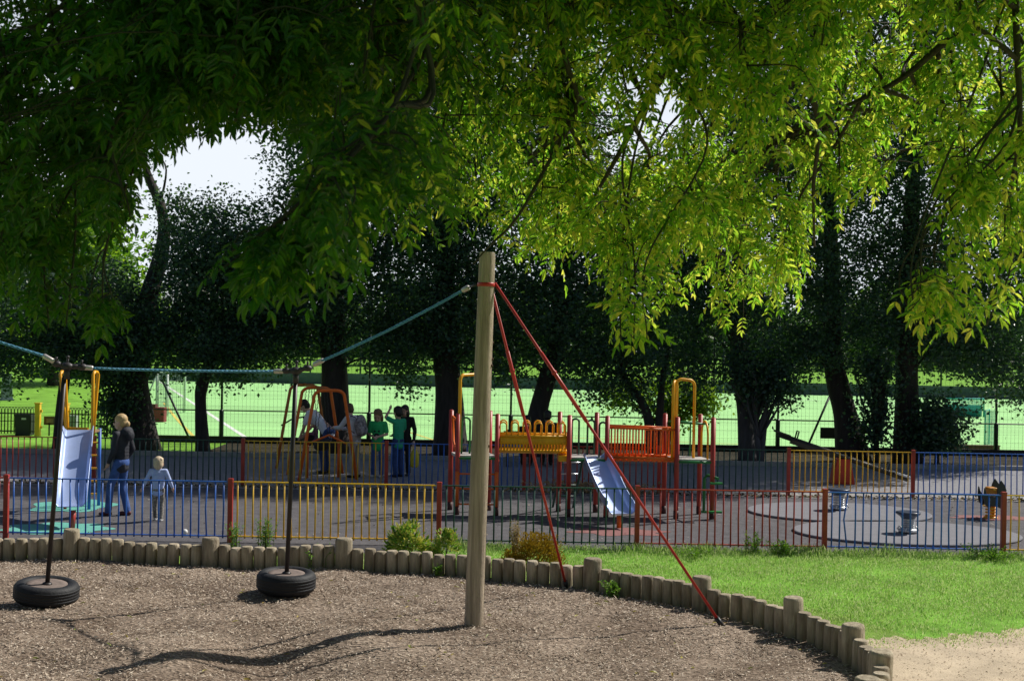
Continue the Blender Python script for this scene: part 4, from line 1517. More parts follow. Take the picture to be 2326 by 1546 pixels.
def person(label, P, heading, H, pose, hair, hairm, top, topm, legm, shoem, sleeve='long', group=None, hood=False, tee_len=0.0, child=False, bun=False, cat='person'):
    """figure of height H standing at P, facing heading (0 = away from the camera, +Y; positive turns to the left).
    pose overrides joints given in units of a 1.75 m adult: x right, y forward, z up"""
    k = H / 1.75
    hs = 1.1 if not child else min(1.7, 1.12 + 0.55 * (1.75 - H) / 0.85)     # children have larger heads
    J = dict(pel=(0, 0, 0.94), chest=(0, 0.0, 1.28), neck=(0, 0.0, 1.46), head=(0, 0.03, 1.63),
             shL=(-.18, 0, 1.40), shR=(.18, 0, 1.40), elL=(-.22, -.03, 1.12), elR=(.22, -.03, 1.12), wrL=(-.22, .05, .87), wrR=(.22, .05, .87),
             hiL=(-.09, 0, .92), hiR=(.09, 0, .92), knL=(-.095, .03, .50), knR=(.095, .03, .50), anL=(-.10, -.02, .08), anR=(.10, -.02, .08))
    J.update(pose)
    J = {a: Vector(b) for a, b in J.items()}
    if hs > 1:
        J['head'] += Vector((0, 0, -0.03))
    r = empty('person', P, label, cat, group, heading)

    def s(v):
        return Vector(v) * k
    look = J.get('look', Vector((0, 1, 0)))
    look = Vector(look).normalized()
    hx = look.cross(Vector((0, 0, 1))).normalized()
    hz = hx.cross(look)
    hm = Matrix((hx, look, hz)).transposed()

    def hp(x, y, z):
        return s(J['head']) + hm @ (Vector((x, y, z)) * k * hs)
    # body: head, neck, arms and hands as one skin
    mb = MB()
    mb.ball(hp(0, -0.01, 0.03), (0.075 * k * hs, 0.093 * k * hs, 0.095 * k * hs), 16, 12, hm)
    mb.ball(hp(0, 0.025, -0.045), (0.055 * k * hs, 0.062 * k * hs, 0.075 * k * hs), 14, 10, hm)
    mb.ball(hp(0, 0.095, -0.02), (0.014 * k * hs, 0.02 * k * hs, 0.025 * k * hs), 8, 6, hm)
    for q in (-1, 1):
        mb.ball(hp(0.076 * q, -0.005, -0.01), (0.012 * k * hs, 0.02 * k * hs, 0.032 * k * hs), 8, 6, hm)
    mb.capsule(s(J['neck']) + Vector((0, 0, -.03 * k)), s(J['head']) + hm @ Vector((0, -.02 * k, -.05 * k)), 0.058 * k, 0.052 * k)
    for q in 'LR':
        mb.capsule(s(J['sh' + q]), s(J['el' + q]), 0.043 * k, 0.038 * k)
        mb.capsule(s(J['el' + q]), s(J['wr' + q]), 0.038 * k, 0.026 * k)
        d = (J['wr' + q] - J['el' + q]).normalized()
        lat = d.cross(Vector((0, 1, 0.2))).normalized()
        wv = J['wr' + q]
        mb.capsule(s(wv), s(wv + d * 0.075), 0.026 * k, 0.032 * k)
        for f in range(4):
            a = wv + d * 0.075 + lat * (0.019 * (f - 1.5))
            ln = (0.062, 0.075, 0.07, 0.055)[f]
            c1 = a + d * ln * .55 + Vector((0, 0.006, 0))
            mb.capsule(s(a), s(c1), 0.0095 * k, 0.009 * k, 6)
            mb.capsule(s(c1), s(c1 + d * ln * .5 + Vector((0, .016, 0))), 0.009 * k, 0.008 * k, 6)
        sg = -1 if q == 'L' else 1
        a = wv + d * 0.03 - lat * (0.025 * sg)
        mb.capsule(s(a), s(a + d * .04 - lat * .025 * sg + Vector((0, .02, 0))), 0.011 * k, 0.009 * k, 6)
    mb.capsule(s(J['chest']), s(J['pel']), 0.09 * k, 0.09 * k)
    mb.capsule(s(J['neck']) - Vector((0, 0, .03 * k)), s(J['chest']), 0.055 * k, 0.09 * k)
    for q in 'LR':
        mb.capsule(s(J['chest']).lerp(s(J['sh' + q]), .3), s(J['sh' + q]), 0.06 * k, 0.045 * k)
        mb.capsule(s(J['hi' + q]), s(J['kn' + q]), 0.06 * k, 0.045 * k)
        mb.capsule(s(J['kn' + q]), s(J['an' + q]), 0.045 * k, 0.032 * k)
    body = link('body', voxel(mb, 'body', 0.0075 * k if not child else 0.007 * k, 2), SKIN, r)
    for q in (-1, 1):
        MB().ball(hp(0.03 * q, 0.078, 0.0), (0.011 * k * hs, 0.008 * k * hs, 0.008 * k * hs), 8, 6, hm).build('eye', EYE, body)
    MB().ball(hp(0, 0.082, -0.062), (0.022 * k * hs, 0.008 * k * hs, 0.006 * k * hs), 8, 6, hm).build('mouth', LIP, body)
    # hair
    mb = MB()
    mb.ball(hp(0, -0.02, 0.047), (0.086 * k * hs, 0.098 * k * hs, 0.092 * k * hs), 16, 12, hm)
    mb.ball(hp(0, -0.045, -0.005), (0.082 * k * hs, 0.07 * k * hs, 0.085 * k * hs), 14, 10, hm)
    if hair == 'long':
        for q in (-1, 1):
            mb.ball(hp(0.06 * q, -0.03, -0.06), (0.035 * k * hs, 0.06 * k * hs, 0.10 * k * hs), 10, 8, hm)
        mb.ball(hp(0, -0.065, -0.07), (0.065 * k, 0.05 * k, 0.10 * k), 10, 8, hm)
    if bun:
        mb.ball(hp(0.0, -0.115, -0.03), (0.048 * k, 0.042 * k, 0.055 * k), 10, 8, hm)
    for q in range(12):
        a = q * 2.4
        mb.ball(hp(0.058 * math.cos(a), -0.03 + 0.06 * math.sin(a), 0.06 + 0.03 * math.sin(q * 1.7)), 0.03 * k * hs, 8, 6)
    link('hair', voxel(mb, 'hair', 0.010 * k, 1), hairm, r)
    # top
    mb = MB()
    pel, che, nec = s(J['pel']), s(J['chest']), s(J['neck'])
    low = pel + Vector((0, 0, (-0.06 - tee_len) * k))
    fw = 1.0 if not child else 1.05
    th = 0.128 if topm is not None else .12
    xw = Vector((1, 0, 0))
    for t in range(9):
        f = t / 8
        c = low.lerp(che, f) if f < 1 else che
        wd = (0.165 - 0.015 * math.sin(f * math.pi)) * fw
        mb.ball(c, (wd * k, 0.118 * k * fw, 0.09 * k), 16, 8)
    mb.ball(che.lerp(nec, .35), (0.175 * k, 0.11 * k, 0.10 * k), 14, 8)
    mb.capsule(nec - Vector((0, 0, .05 * k)), che, 0.075 * k, 0.115 * k)
    for q in 'LR':
        sh, el, wr = s(J['sh' + q]), s(J['el' + q]), s(J['wr' + q])
        mb.capsule(che.lerp(nec, .55), sh, 0.09 * k, 0.066 * k)
        if sleeve == 'long':
            mb.capsule(sh, el, 0.066 * k, 0.054 * k)
            mb.capsule(el, el.lerp(wr, 0.95), 0.054 * k, 0.040 * k)
        else:
            mb.capsule(sh, sh.lerp(el, .72), 0.068 * k, 0.066 * k)
    if hood:
        mb.ball(nec + Vector((0, -0.10 * k, -0.01 * k)), (0.135 * k, 0.09 * k, 0.085 * k), 12, 8)
        mb.ball(nec + Vector((0, -0.16 * k, -0.08 * k)), (0.10 * k, 0.06 * k, 0.10 * k), 12, 8)
    for q in range(12):        # soft folds
        a, zz = q * 2.1, random.random()
        c = low.lerp(che, zz)
        mb.ball(c + Vector((0.145 * k * math.cos(a), 0.10 * k * math.sin(a), 0)), (0.03 * k, 0.03 * k, 0.07 * k), 8, 6)
    tp = link(top, voxel(mb, top, 0.014 * k, 3), topm, r)
    # trousers
    mb = MB()
    mb.ball(pel + Vector((0, -0.01 * k, -0.02 * k)), (0.155 * k, 0.118 * k, 0.12 * k), 14, 10)
    for q in 'LR':
        hi, kn, an = s(J['hi' + q]), s(J['kn' + q]), s(J['an' + q])
        mb.capsule(hi, kn, 0.090 * k, 0.068 * k)
        mb.capsule(kn, an.lerp(kn, .02), 0.066 * k, 0.060 * k)
        mb.ball(an.lerp(kn, .12), (0.066 * k, 0.066 * k, 0.05 * k), 10, 6)
        mb.ball(an.lerp(kn, .3) + Vector((0.03 * k, 0, 0)), (0.045 * k, 0.05 * k, 0.03 * k), 8, 6)
    link('trousers', voxel(mb, 'trousers', 0.014 * k, 3), legm, r)
    for q in 'LR':
        an = s(J['an' + q])
        d = J.get('toe' + q, Vector((0, 1, 0)))
        d = Vector(d).normalized()
        mb = MB()
        base = an + Vector((0, 0, -0.035 * k))
        zr = Matrix((d.cross(Vector((0, 0, 1))).normalized(), d, d.cross(Vector((0, 0, 1))).normalized().cross(d))).transposed()
        mb.ball(base - d * 0.02 * k, (0.042 * k, 0.055 * k, 0.045 * k), 10, 8, zr)
        mb.ball(base + d * 0.09 * k - Vector((0, 0, .008 * k)), (0.045 * k, 0.095 * k, 0.035 * k), 10, 8, zr)
        mb.capsule(base, an + Vector((0, 0, .03 * k)), 0.045 * k, 0.042 * k)
        link('shoe', voxel(mb, 'shoe', 0.009 * k, 2), shoem, r)
    return r


HB = mat('blond_hair', (0.52, 0.36, 0.17), 0.6, 0.3, 60, stretch=(3, 3, .6))
HP = mat('pale_blond_hair', (0.62, 0.50, 0.34), 0.6, 0.2, 60)
HD = mat('dark_hair', (0.02, 0.015, 0.012), 0.5, 0.3, 60)
HBR = mat('brown_hair', (0.10, 0.055, 0.03), 0.55, 0.3, 60)
HF = mat('fair_brown_hair', (0.20, 0.12, 0.06), 0.55, 0.3, 60)
JACK = mat('navy_jacket', (0.018, 0.02, 0.032), 0.75, 0.3, 14, bump=0.3)
JEAN = mat('blue_jeans', (0.05, 0.11, 0.34), 0.85, 0.3, 12, bump=0.3)
JEAN2 = mat('dark_jeans', (0.03, 0.065, 0.19), 0.85, 0.3, 12, bump=0.3)
SHIRT = mat('pale_blue_shirt', (0.45, 0.55, 0.88), 0.85, 0.1, 10, bump=0.2)
PATT = mat('patterned_trousers', (0.10, 0.09, 0.09), 0.85, 0.5, 34, c2=(0.45, 0.42, 0.38))
SHR = mat('maroon_shoe', (0.10, 0.02, 0.025), 0.6, 0.2)
SHW = mat('white_shoe', (0.6, 0.6, 0.6), 0.6, 0.1)
SHD = mat('dark_shoe', (0.02, 0.02, 0.02), 0.6, 0.2)
TEE = mat('green_tee', (0.03, 0.50, 0.15), 0.85, 0.12, 10, bump=0.2)
TEE2 = mat('teal_green_tee', (0.03, 0.42, 0.22), 0.85, 0.12, 10, bump=0.2)
WTEE = mat('white_tee', (0.78, 0.80, 0.90), 0.85, 0.1, 10, bump=0.2)
PSH = mat('pale_grey_shirt', (0.66, 0.66, 0.74), 0.85, 0.1, 10, bump=0.2)
BEIGE = mat('beige_trousers', (0.45, 0.39, 0.34), 0.85, 0.12, 10, bump=0.2)
BLK = mat('black_coat', (0.014, 0.013, 0.014), 0.8, 0.2, 10)

q = gnd(274, 1171)
person('blonde woman in a dark hooded jacket and blue jeans walking beside the small slide', (q.x, q.y, 0), R(76), 1.66,
       dict(head=(-.01, .03, 1.63), anL=(-.07, .20, .075), knL=(-.08, .16, .50), anR=(.08, -.08, .08), knR=(.09, .03, .50),
            elR=(.23, -.07, 1.13), wrR=(.21, .08, .90), elL=(-.21, .02, 1.13), wrL=(-.17, .14, .92), look=(-.25, 1, -.05)),
       'short', HB, 'jacket', JACK, JEAN, SHR, hood=True, tee_len=0.06, bun=True)
q = gnd(358, 1183)
person('blond toddler in a pale blue top and patterned trousers walking away, right of the woman', (q.x, q.y, 0), R(4), 1.04,
       dict(shL=(-.19, 0, 1.34), shR=(.19, 0, 1.34), elL=(-.31, -.02, 1.10), elR=(.30, -.02, 1.10), wrL=(-.41, .04, .90), wrR=(.37, .03, .90),
            neck=(0, 0, 1.38), head=(0, .02, 1.55), chest=(0, 0, 1.22), pel=(0, 0, .86), hiL=(-.09, 0, .84), hiR=(.09, 0, .84), knL=(-.095, .05, .46), anL=(-.08, .10, .08), anR=(.10, -.08, .08)),
       'short', HP, 'shirt', SHIRT, PATT, SHW, child=True, tee_len=0.05)

GRP = None
q = gnd(857, 1084)
k1 = person('boy in a bright green tee with dark print, looking down at his hands', (q.x, q.y, 0), R(172), 1.42,
            dict(elL=(-.24, .0, 1.13), wrL=(-.08, .22, 1.08), elR=(.23, .0, 1.12), wrR=(.04, .24, 1.05), look=(0, 1, -.55), knL=(-.10, .02, .5), anR=(.13, -.05, .08)),
            'long', HF, 'tee', TEE, JEAN, SHW, sleeve='short', child=True, tee_len=0.12)
# dark print on the front of the tee: two small marks over a larger one
kk = 1.42 / 1.75
for a, b, wd, hh in ((-.055, 1.21, .05, .05), (.055, 1.21, .05, .05), (0, 1.11, .13, .09)):
    MB().ball((a * kk, 0.137 * kk, b * kk), (wd * kk * .55, 0.02 * kk, hh * kk * .55), 10, 6).build('shirt_print', mat('print_black', (0.01, 0.012, 0.012), 0.7, 0.1), k1)
q = gnd(903, 1083)
person('boy in a teal green tee with one hand raised, beside the dark coated person', (q.x, q.y, 0), R(48), 1.48,
       dict(elL=(-.32, .12, 1.50), wrL=(-.16, .16, 1.68), elR=(.24, .05, 1.14), wrR=(.14, .24, 1.05), look=(.1, 1, -.3)),
       'short', HD, 'tee', TEE2, JEAN2, SHD, sleeve='short', child=True, tee_len=0.10)
q = at(918, 1078, 27.25)
pw = person('person in a dark coat with black hair holding a yellow bag behind the boys', (q.x, q.y, 0), R(165), 1.52,
            dict(wrL=(-.26, .06, .88), elL=(-.25, -.02, 1.13), look=(.2, 1, -.15)), 'long', HD, 'coat', BLK, BLK, SHD, tee_len=0.18)
bp_ = Matrix.Rotation(R(165), 4, 'Z') @ (Vector((-.26, .06, .80)) * (1.52 / 1.75)) + Vector(q.to_tuple())
bp_.z = 0.80 * 1.52 / 1.75
yb = empty('carrier_bag', (bp_.x + .02, bp_.y, bp_.z - 0.50), 'yellow carrier bag hanging from the hand of the person in the dark coat', 'bag')
YB = mat('yellow_bag', (0.72, 0.58, 0.03), 0.5, 0.15, 8, bump=0.6, bscale=12)
mb = MB()
mb.lathe([(0.06, 0.0), (0.085, 0.03), (0.095, 0.15), (0.085, 0.28), (0.05, 0.36), (0.02, 0.40)], 14, mtx=Matrix.Diagonal((1.0, 0.45, 1.0)).to_3x3())
mb.build('sack', YB, yb)
MB().tube([(-.02, 0, .39), (-.015, 0, .47), (0.0, 0, .5), (.015, 0, .47), (.02, 0, .39)], 0.007, 6).build('handle', YB, yb)

q = at(806, 1082, 26.75)
pb = person('person in a pale shirt and beige trousers reaching to the swing, with a patterned backpack', (q.x, q.y, 0), R(62), 1.58,
            dict(chest=(0, .07, 1.27), neck=(0, .14, 1.44), head=(0, .20, 1.60), shL=(-.18, .12, 1.38), shR=(.18, .12, 1.38), elL=(-.20, .30, 1.16), wrL=(-.10, .52, 1.14), elR=(.20, .26, 1.14), wrR=(.12, .46, 1.10), look=(0, 1, -.3)),
            'short', HBR, 'shirt', PSH, BEIGE, SHD, tee_len=0.05)
kb = 1.58 / 1.75
hd = Matrix.Rotation(R(62), 4, 'Z')
o_ = Vector((q.x, q.y, 0)) + hd @ Vector((0, -.14 * kb, 1.0 * kb))
bk = empty('backpack', o_, 'black and white patterned backpack worn by the person in the pale shirt', 'backpack', rz=R(62))
mb = MB()
mb.ball((0, 0, 0.19), (0.17, 0.105, 0.24), 14, 10)
mb.ball((0, -0.05, 0.10), (0.14, 0.10, 0.13), 12, 8)
link('pack_body', voxel(mb, 'pack_body', 0.014, 2), mat('backpack_pattern', (0.05, 0.045, 0.055), 0.8, 0.4, 16, c2=(0.5, 0.46, 0.5)), bk)
for a in (-.11, .11):
    MB().tube([(a, .05, .36), (a, .16, .40), (a * 1.1, .27, .30), (a * 1.2, .26, .15), (a, .08, .04)], 0.018, 6, flat=.5).build('strap', mat('strap_dark', (0.04, 0.035, 0.045), 0.8, 0.2), bk)

q = at(737, 1080, 27.4)
person('dark haired man in a white tee bending forward over the cradle swing', (q.x, q.y, 0), R(78), 1.74,
       dict(pel=(0, -.10, .93), chest=(0, .20, 1.20), neck=(0, .36, 1.36), head=(0, .48, 1.47), shL=(-.17, .32, 1.30), shR=(.17, .32, 1.30), elL=(-.20, .40, 1.02), wrL=(-.12, .52, .80), elR=(.20, .36, 1.02), wrR=(.14, .52, .82), hiL=(-.09, -.08, .9), hiR=(.09, -.08, .9), look=(0, 1, -.75)),
       'short', HD, 'tee', WTEE, JEAN2, SHD, sleeve='short', tee_len=0.02)
q = at(716, 1020, 27.85)
person('small child in a mottled pink top seated in the swing before the bending man', (q.x, q.y, 0.27), R(100), 0.92,
       dict(pel=(0, 0, .80), chest=(0, .0, 1.14), neck=(0, .0, 1.32), head=(0, .02, 1.50), shL=(-.17, 0, 1.27), shR=(.17, 0, 1.27), hiL=(-.09, .02, .78), hiR=(.09, .02, .78), knL=(-.11, .32, .66), knR=(.11, .32, .66), anL=(-.11, .36, .26), anR=(.11, .36, .26), elL=(-.24, .1, 1.05), wrL=(-.16, .28, 1.05), elR=(.24, .1, 1.05), wrR=(.16, .28, 1.05)),
       'short', HBR, 'shirt', mat('mottled_top', (0.10, 0.05, 0.09), 0.85, 0.3, 25, c2=(0.45, 0.2, 0.3)), JEAN2, SHD, child=True)

# two dark figures on a bench behind the rope bridge
bq = at(1222, 1000, 29.6)
bn = empty('park_bench', (bq.x, bq.y, 0), 'dark timber bench on the pale path behind the yellow bridge', 'bench')
BEN = mat('dark_bench', (0.03, 0.025, 0.02), 0.7, 0.2)
for z, y in ((0.44, -.1), (0.44, 0.05), (0.44, 0.2)):
    MB().box((0, y, z), (1.6, 0.12, 0.035)).build('seat_slat', BEN, bn)
for z in (0.62, 0.78):
    MB().box((0, -.2, z), (1.6, 0.03, 0.11)).build('back_slat', BEN, bn)
for x in (-.7, .7):
    for y in (-.16, .18):
        MB().box((x, y, 0.21), (0.06, 0.06, 0.42)).build('leg', BEN, bn)
    MB().box((x, -.175, 0.62), (0.05, 0.03, 0.5)).build('back_post', BEN, bn)
for dx, lab, H_ in ((0.22, 'dark clothed person seated right of the leaning trunk, behind the yellow bridge', 1.72), (-.25, 'dark clothed person seated low in front of the leaning trunk, behind the bridge', 1.60)):
    person(lab, (bq.x + dx, bq.y - 0.02, -0.40), 0.0, H_,
           dict(knL=(-.10, .42, .90), knR=(.10, .42, .90), anL=(-.10, .46, .49), anR=(.10, .46, .49), wrL=(-.10, .30, 1.0), wrR=(.10, .30, 1.0), look=(.2, 1, -.1)),
           'short', HD, 'coat', BLK, BLK, SHD)

# ------------------------------------------------------------------ shrubs and weeds
VARI = leaf_mat('variegated_leaf', [(0.08, 0.20, 0.03), (0.22, 0.36, 0.06), (0.58, 0.58, 0.16), (0.78, 0.75, 0.36)], [(0.12, 0.3, 0.02), (0.2, 0.42, 0.03), (0.5, 0.5, 0.06), (0.6, 0.55, 0.1)], 0.35)
HEATH = leaf_mat('rusty_shrub_leaf', [(0.20, 0.115, 0.01), (0.36, 0.21, 0.015), (0.42, 0.28, 0.03), (0.15, 0.13, 0.015)], [(0.25, 0.14, 0.01), (0.35, 0.22, 0.01), (0.4, 0.26, 0.02), (0.2, 0.15, 0.01)], 0.35)
WEED = leaf_mat('weed_leaf', [(0.06, 0.16, 0.02), (0.12, 0.26, 0.03), (0.22, 0.36, 0.06)], [(0.15, 0.4, 0.02), (0.25, 0.5, 0.03), (0.35, 0.55, 0.05)], 0.4)
DRY = leaf_mat('dry_grass', [(0.36, 0.27, 0.13), (0.46, 0.36, 0.20), (0.30, 0.20, 0.10)], [(0.4, 0.3, 0.12), (0.45, 0.34, 0.16), (0.35, 0.22, 0.1)], 0.35)
STEM = mat('green_stem', (0.10, 0.14, 0.03), 0.7, 0.2)
TWIG = mat('brown_twig', (0.05, 0.035, 0.022), 0.8, 0.3)


def shrub(name, label, P, w_, h_, n_, L_, m, cat='shrub', up=0.4, d_=None, base=0.15):
    d_ = d_ or w_ * .8
    o = empty(name, P, label, cat)
    # clumped crown
    nc = max(6, n_ // 40)
    cc = rand_unit(nc) * (RNG.uniform(0.3, 1, (nc, 1)) ** 0.4)
    cc[:, 2] = np.abs(cc[:, 2])
    i = RNG.integers(0, nc, n_)
    p = cc[i] + RNG.normal(scale=0.17, size=(n_, 3))
    p[:, 2] = np.abs(p[:, 2])
    D = p + RNG.normal(scale=0.55, size=(n_, 3)) + np.array([0, 0, up])
    p = p * np.array([w_ / 2, d_ / 2, h_ * (1 - base)]) + np.array([0, 0, h_ * base])
    p[:, 2] = np.minimum(p[:, 2], h_ * 1.05)
    V, Fc = leaf_geo(p, D, rand_unit(n_) + np.array([0, 0, 1.0]), RNG.uniform(.7, 1.25, n_) * L_, RNG.uniform(.35, .5, n_) * L_)
    link('leaves', np_mesh('leaves', V, Fc), m, o)['kind'] = 'stuff'
    mb = MB()
    for a in range(7):
        q = cc[a % nc] * np.array([w_ / 2, d_ / 2, h_]) * .8
        mb.tube([(0.02 * math.cos(a), .02 * math.sin(a), -.03), (q[0] * .4, q[1] * .4, q[2] * .55), (q[0], q[1], q[2])], [0.008, 0.006, 0.003], 5)
    mb.build('stems', TWIG, o)['kind'] = 'stuff'
    return o


def weed(label, P, n_, h_, spread, m=WEED, L_=0.05, name='weed', lv=10):
    o = empty(name, P, label, 'weed')
    mb = MB()
    LP, LD = [], []
    for i in range(n_):
        a, rr = random.uniform(0, 6.28), random.uniform(0, spread)
        x, y = rr * math.cos(a), rr * math.sin(a)
        hh = h_ * random.uniform(.5, 1)
        tx, ty = x * 1.7 + random.gauss(0, .02), y * 1.7
        pts = [Vector((x, y, -.03)), Vector((x, y, hh * .5)), Vector((tx, ty, hh))]
        mb.tube(pts, [0.004, 0.003, 0.0015], 4)
        for j in range(lv):
            t = .12 + .88 * j / lv
            b = pts[0].lerp(pts[1], t * 2) if t < .5 else pts[1].lerp(pts[2], t * 2 - 1)
            LP.append(b)
            LD.append((random.gauss(0, 1), random.gauss(0, 1), random.uniform(.1, 1.0)))
    mb.build('stems', STEM if m is WEED else m, o)['kind'] = 'stuff'
    k = len(LP)
    V, Fc = leaf_geo(np.array(LP), np.array(LD), rand_unit(k) + np.array([0, 0, .8]), RNG.uniform(.6, 1.2, k) * L_, RNG.uniform(.25, .4, k) * L_)
    link('leaves', np_mesh('leaves', V, Fc), m, o)['kind'] = 'stuff'
    return o


def gz(x, y, Y):
    """ground point under image column x at distance Y"""
    return Vector((at(x, y, Y).x, Y, 0.0))


shrub('variegated_shrub', 'larger bright variegated shrub before the yellow fence panel, left of the mast', gz(930, 1215, 17.4), 0.50, 0.42, 1000, 0.075, VARI)
shrub('variegated_shrub', 'small variegated shrub before the red post, between the larger one and the mast', gz(1013, 1225, 17.2), 0.36, 0.36, 520, 0.07, VARI)
shrub('rusty_shrub', 'rounded rusty orange shrub before the green fence panel, right of the mast', gz(1222, 1235, 16.7), 0.62, 0.42, 3400, 0.035, HEATH, up=.8)
shrub('rusty_shrub', 'small rusty shrub at the foot of the dry grass, left of the big rounded one', gz(1163, 1250, 16.6), 0.30, 0.24, 1000, 0.032, HEATH, up=.8)
weed('tall pale dry grass plume before the green fence panel, right of the mast', gz(1172, 1220, 17.0), 46, 0.62, 0.07, DRY, 0.04, 'dry_grass', 12)
weed('leafy weed beside the red post at the left end of the yellow panel', gz(533, 1210, 17.7), 16, 0.42, 0.09)
weed('tall leafy weed in front of the yellow panel, left of the hanging tyre rod', gz(604, 1205, 17.7), 26, 0.50, 0.12)
weed('small green weed growing over the edging logs right of the second tyre rod', gz(720, 1262, 16.5), 16, 0.30, 0.22, L_=0.05)
weed('dark weed against the red fence panel at the lawn edge', gz(1710, 1240, 18.1), 22, 0.34, 0.12)
weed('broad tuft of weed at the lawn edge before the red fence panel', gz(1778, 1258, 18.05), 40, 0.22, 0.16)
weed('green weed patch at the fence foot, near the far right red post', gz(2255, 1255, 17.9), 46, 0.22, 0.28)
weed('yellow flowering weed in the lawn near the dark green panel', gz(1580, 1265, 17.7), 24, 0.18, 0.25, L_=0.045)
weed('little weed at the foot of the edging logs left of the mast', gz(995, 1300, 16.05), 12, 0.16, 0.05)
weed('grassy weed between edging logs, right of the tall log post by the inner stay', gz(1395, 1335, 15.0), 20, 0.2, 0.10)

# mown lawn blades
LAWNM = leaf_mat('lawn_blade', [(0.10, 0.24, 0.03), (0.20, 0.38, 0.05), (0.30, 0.48, 0.09), (0.48, 0.62, 0.24), (0.62, 0.66, 0.38)], [(0.22, 0.42, 0.06), (0.34, 0.55, 0.10), (0.46, 0.63, 0.16), (0.60, 0.72, 0.30), (0.64, 0.64, 0.36)], 0.45, 0.36, 0.6)


def blades(name, n_, x0, x1, y0, y1, test, hmin, hmax, label, m=LAWNM):
    X, Y = RNG.uniform(x0, x1, n_), RNG.uniform(y0, y1, n_)
    k = test(X, Y)
    X, Y = X[k], Y[k]
    n_ = len(X)
    P = np.stack([X, Y, np.zeros(n_)], 1)
    patch_ = 0.65 + 0.35 * np.sin(2.1 * X + 0.7 * np.sin(3 * Y)) * np.sin(2.7 * Y + 1.1 * np.sin(2 * X)) + RNG.uniform(-.25, .35, n_)
    cl = np.zeros(n_)
    for kx, ky, ph in ((7, 3, 0), (-5, 9, 1.3), (13, -8, 2.1), (11, 15, .4), (-19, 6, 3.0), (4, -17, 5.1)):
        cl += np.sin(kx * X + ky * Y + ph)
    patch_ = patch_ * np.clip(1.0 + .36 * cl, .2, 2.5)
    near = np.exp(-np.abs(Y - 18.2) / 0.28) * (1 + 1.2 * np.clip(np.sin(3.7 * X + 1) * np.sin(1.3 * X), 0, 1))
    hgt = np.clip(RNG.uniform(hmin, hmax, n_) * (0.7 + .4 * patch_) + 0.10 * near * RNG.uniform(.2, 1, n_), 0.015, .3)
    D = np.stack([RNG.normal(scale=.45, size=n_), RNG.normal(scale=.45, size=n_), np.ones(n_)], 1)
    V, Fc = leaf_geo(P, D, np.stack([RNG.normal(size=n_), RNG.normal(size=n_), RNG.normal(scale=.3, size=n_)], 1), hgt, RNG.uniform(.005, .010, n_) + .03 * hgt, six=False)
    tag(link(name, np_mesh(name, V, Fc), m), label, 'grass', kind='stuff')


def lawn_test(X, Y):
    k = ~inside_np(X, Y, POLY) & ~inside_np(X, Y, PATHPOLY)
    for dx, dy in ((.08, 0), (-.08, 0), (0, .08), (0, -.08)):
        k &= ~inside_np(X + dx, Y + dy, POLY)
    bare = np.sin(1.7 * X + 2.2) * np.sin(2.3 * Y + .8 * X) > RNG.uniform(-.2, 1.8, len(X))
    edge = (PATH_D(X, Y) < RNG.uniform(0, .8, len(X)) ** 1.6)
    sprig = inside_np(X, Y, PATHPOLY) & (PATH_D(X, Y) < .55 * RNG.random(len(X)) ** 3) & ~inside_np(X, Y, POLY)
    return (k & ~bare & ~edge) | sprig


RIM = np.array(rim)


def PATH_D(X, Y):
    d = np.full(len(X), 9.0)
    for a, b in RIM:
        d = np.minimum(d, np.hypot(X - a, Y - b))
    return d


blades('lawn_grass', 170000, -0.8, 8.6, 12.6, 18.3, lambda X, Y: lawn_test(X, Y) & (Y < 18.3 + 0.0 * X), 0.018, 0.048, 'bright mown grass between the edging logs and the fence')
blades('verge_grass', 14000, -4.2, -0.2, 16.2, 18.2, lambda X, Y: lawn_test(X, Y) & (Y < 17.0 + .36 * (X + 3.3)), 0.03, 0.08, 'rough grass verge behind the edging logs at left')
N = 9000
X, Y = RNG.uniform(2.4, 9, N), RNG.uniform(9.5, 14.2, N)
k = inside_np(X, Y, PATHPOLY)
X, Y = X[k], Y[k]
N = len(X)
V, Fc = leaf_geo(np.stack([X, Y, np.full(N, .012)], 1), np.stack([RNG.normal(size=N), RNG.normal(size=N), RNG.uniform(-.1, .3, N)], 1), np.stack([RNG.normal(scale=.3, size=N), RNG.normal(scale=.3, size=N), np.ones(N)], 1), RNG.gamma(2, .008, N) + .006, RNG.uniform(.006, .018, N), six=False)
tag(link('path_grit', np_mesh('path_grit', V, Fc), leaf_mat('path_grit', [(0.25, 0.18, 0.12), (0.42, 0.33, 0.23), (0.6, 0.5, 0.37), (0.72, 0.63, 0.5)], None, 0, .9, .1)), 'grit and bark crumbs lying on the sandy path', 'grit', kind='stuff')
N = 1500
X, Y = RNG.uniform(-9, 9, N), RNG.uniform(18.4, 24.5, N)
V, Fc = leaf_geo(np.stack([X, Y, np.full(N, .014)], 1), np.stack([RNG.normal(size=N), RNG.normal(size=N), RNG.uniform(-.1, .4, N)], 1), np.stack([RNG.normal(scale=.4, size=N), RNG.normal(scale=.4, size=N), np.ones(N)], 1), RNG.gamma(2, .012, N) + .01, RNG.uniform(.01, .03, N), six=False)
tag(link('playground_litter', np_mesh('playground_litter', V, Fc), leaf_mat('litter_bit', [(0.05, 0.04, 0.03), (0.12, 0.10, 0.07), (0.3, 0.26, 0.2), (0.5, 0.48, 0.42)], None, 0, .9, .1)), 'small leaf bits and crumbs on the playground asphalt', 'litter', kind='stuff')
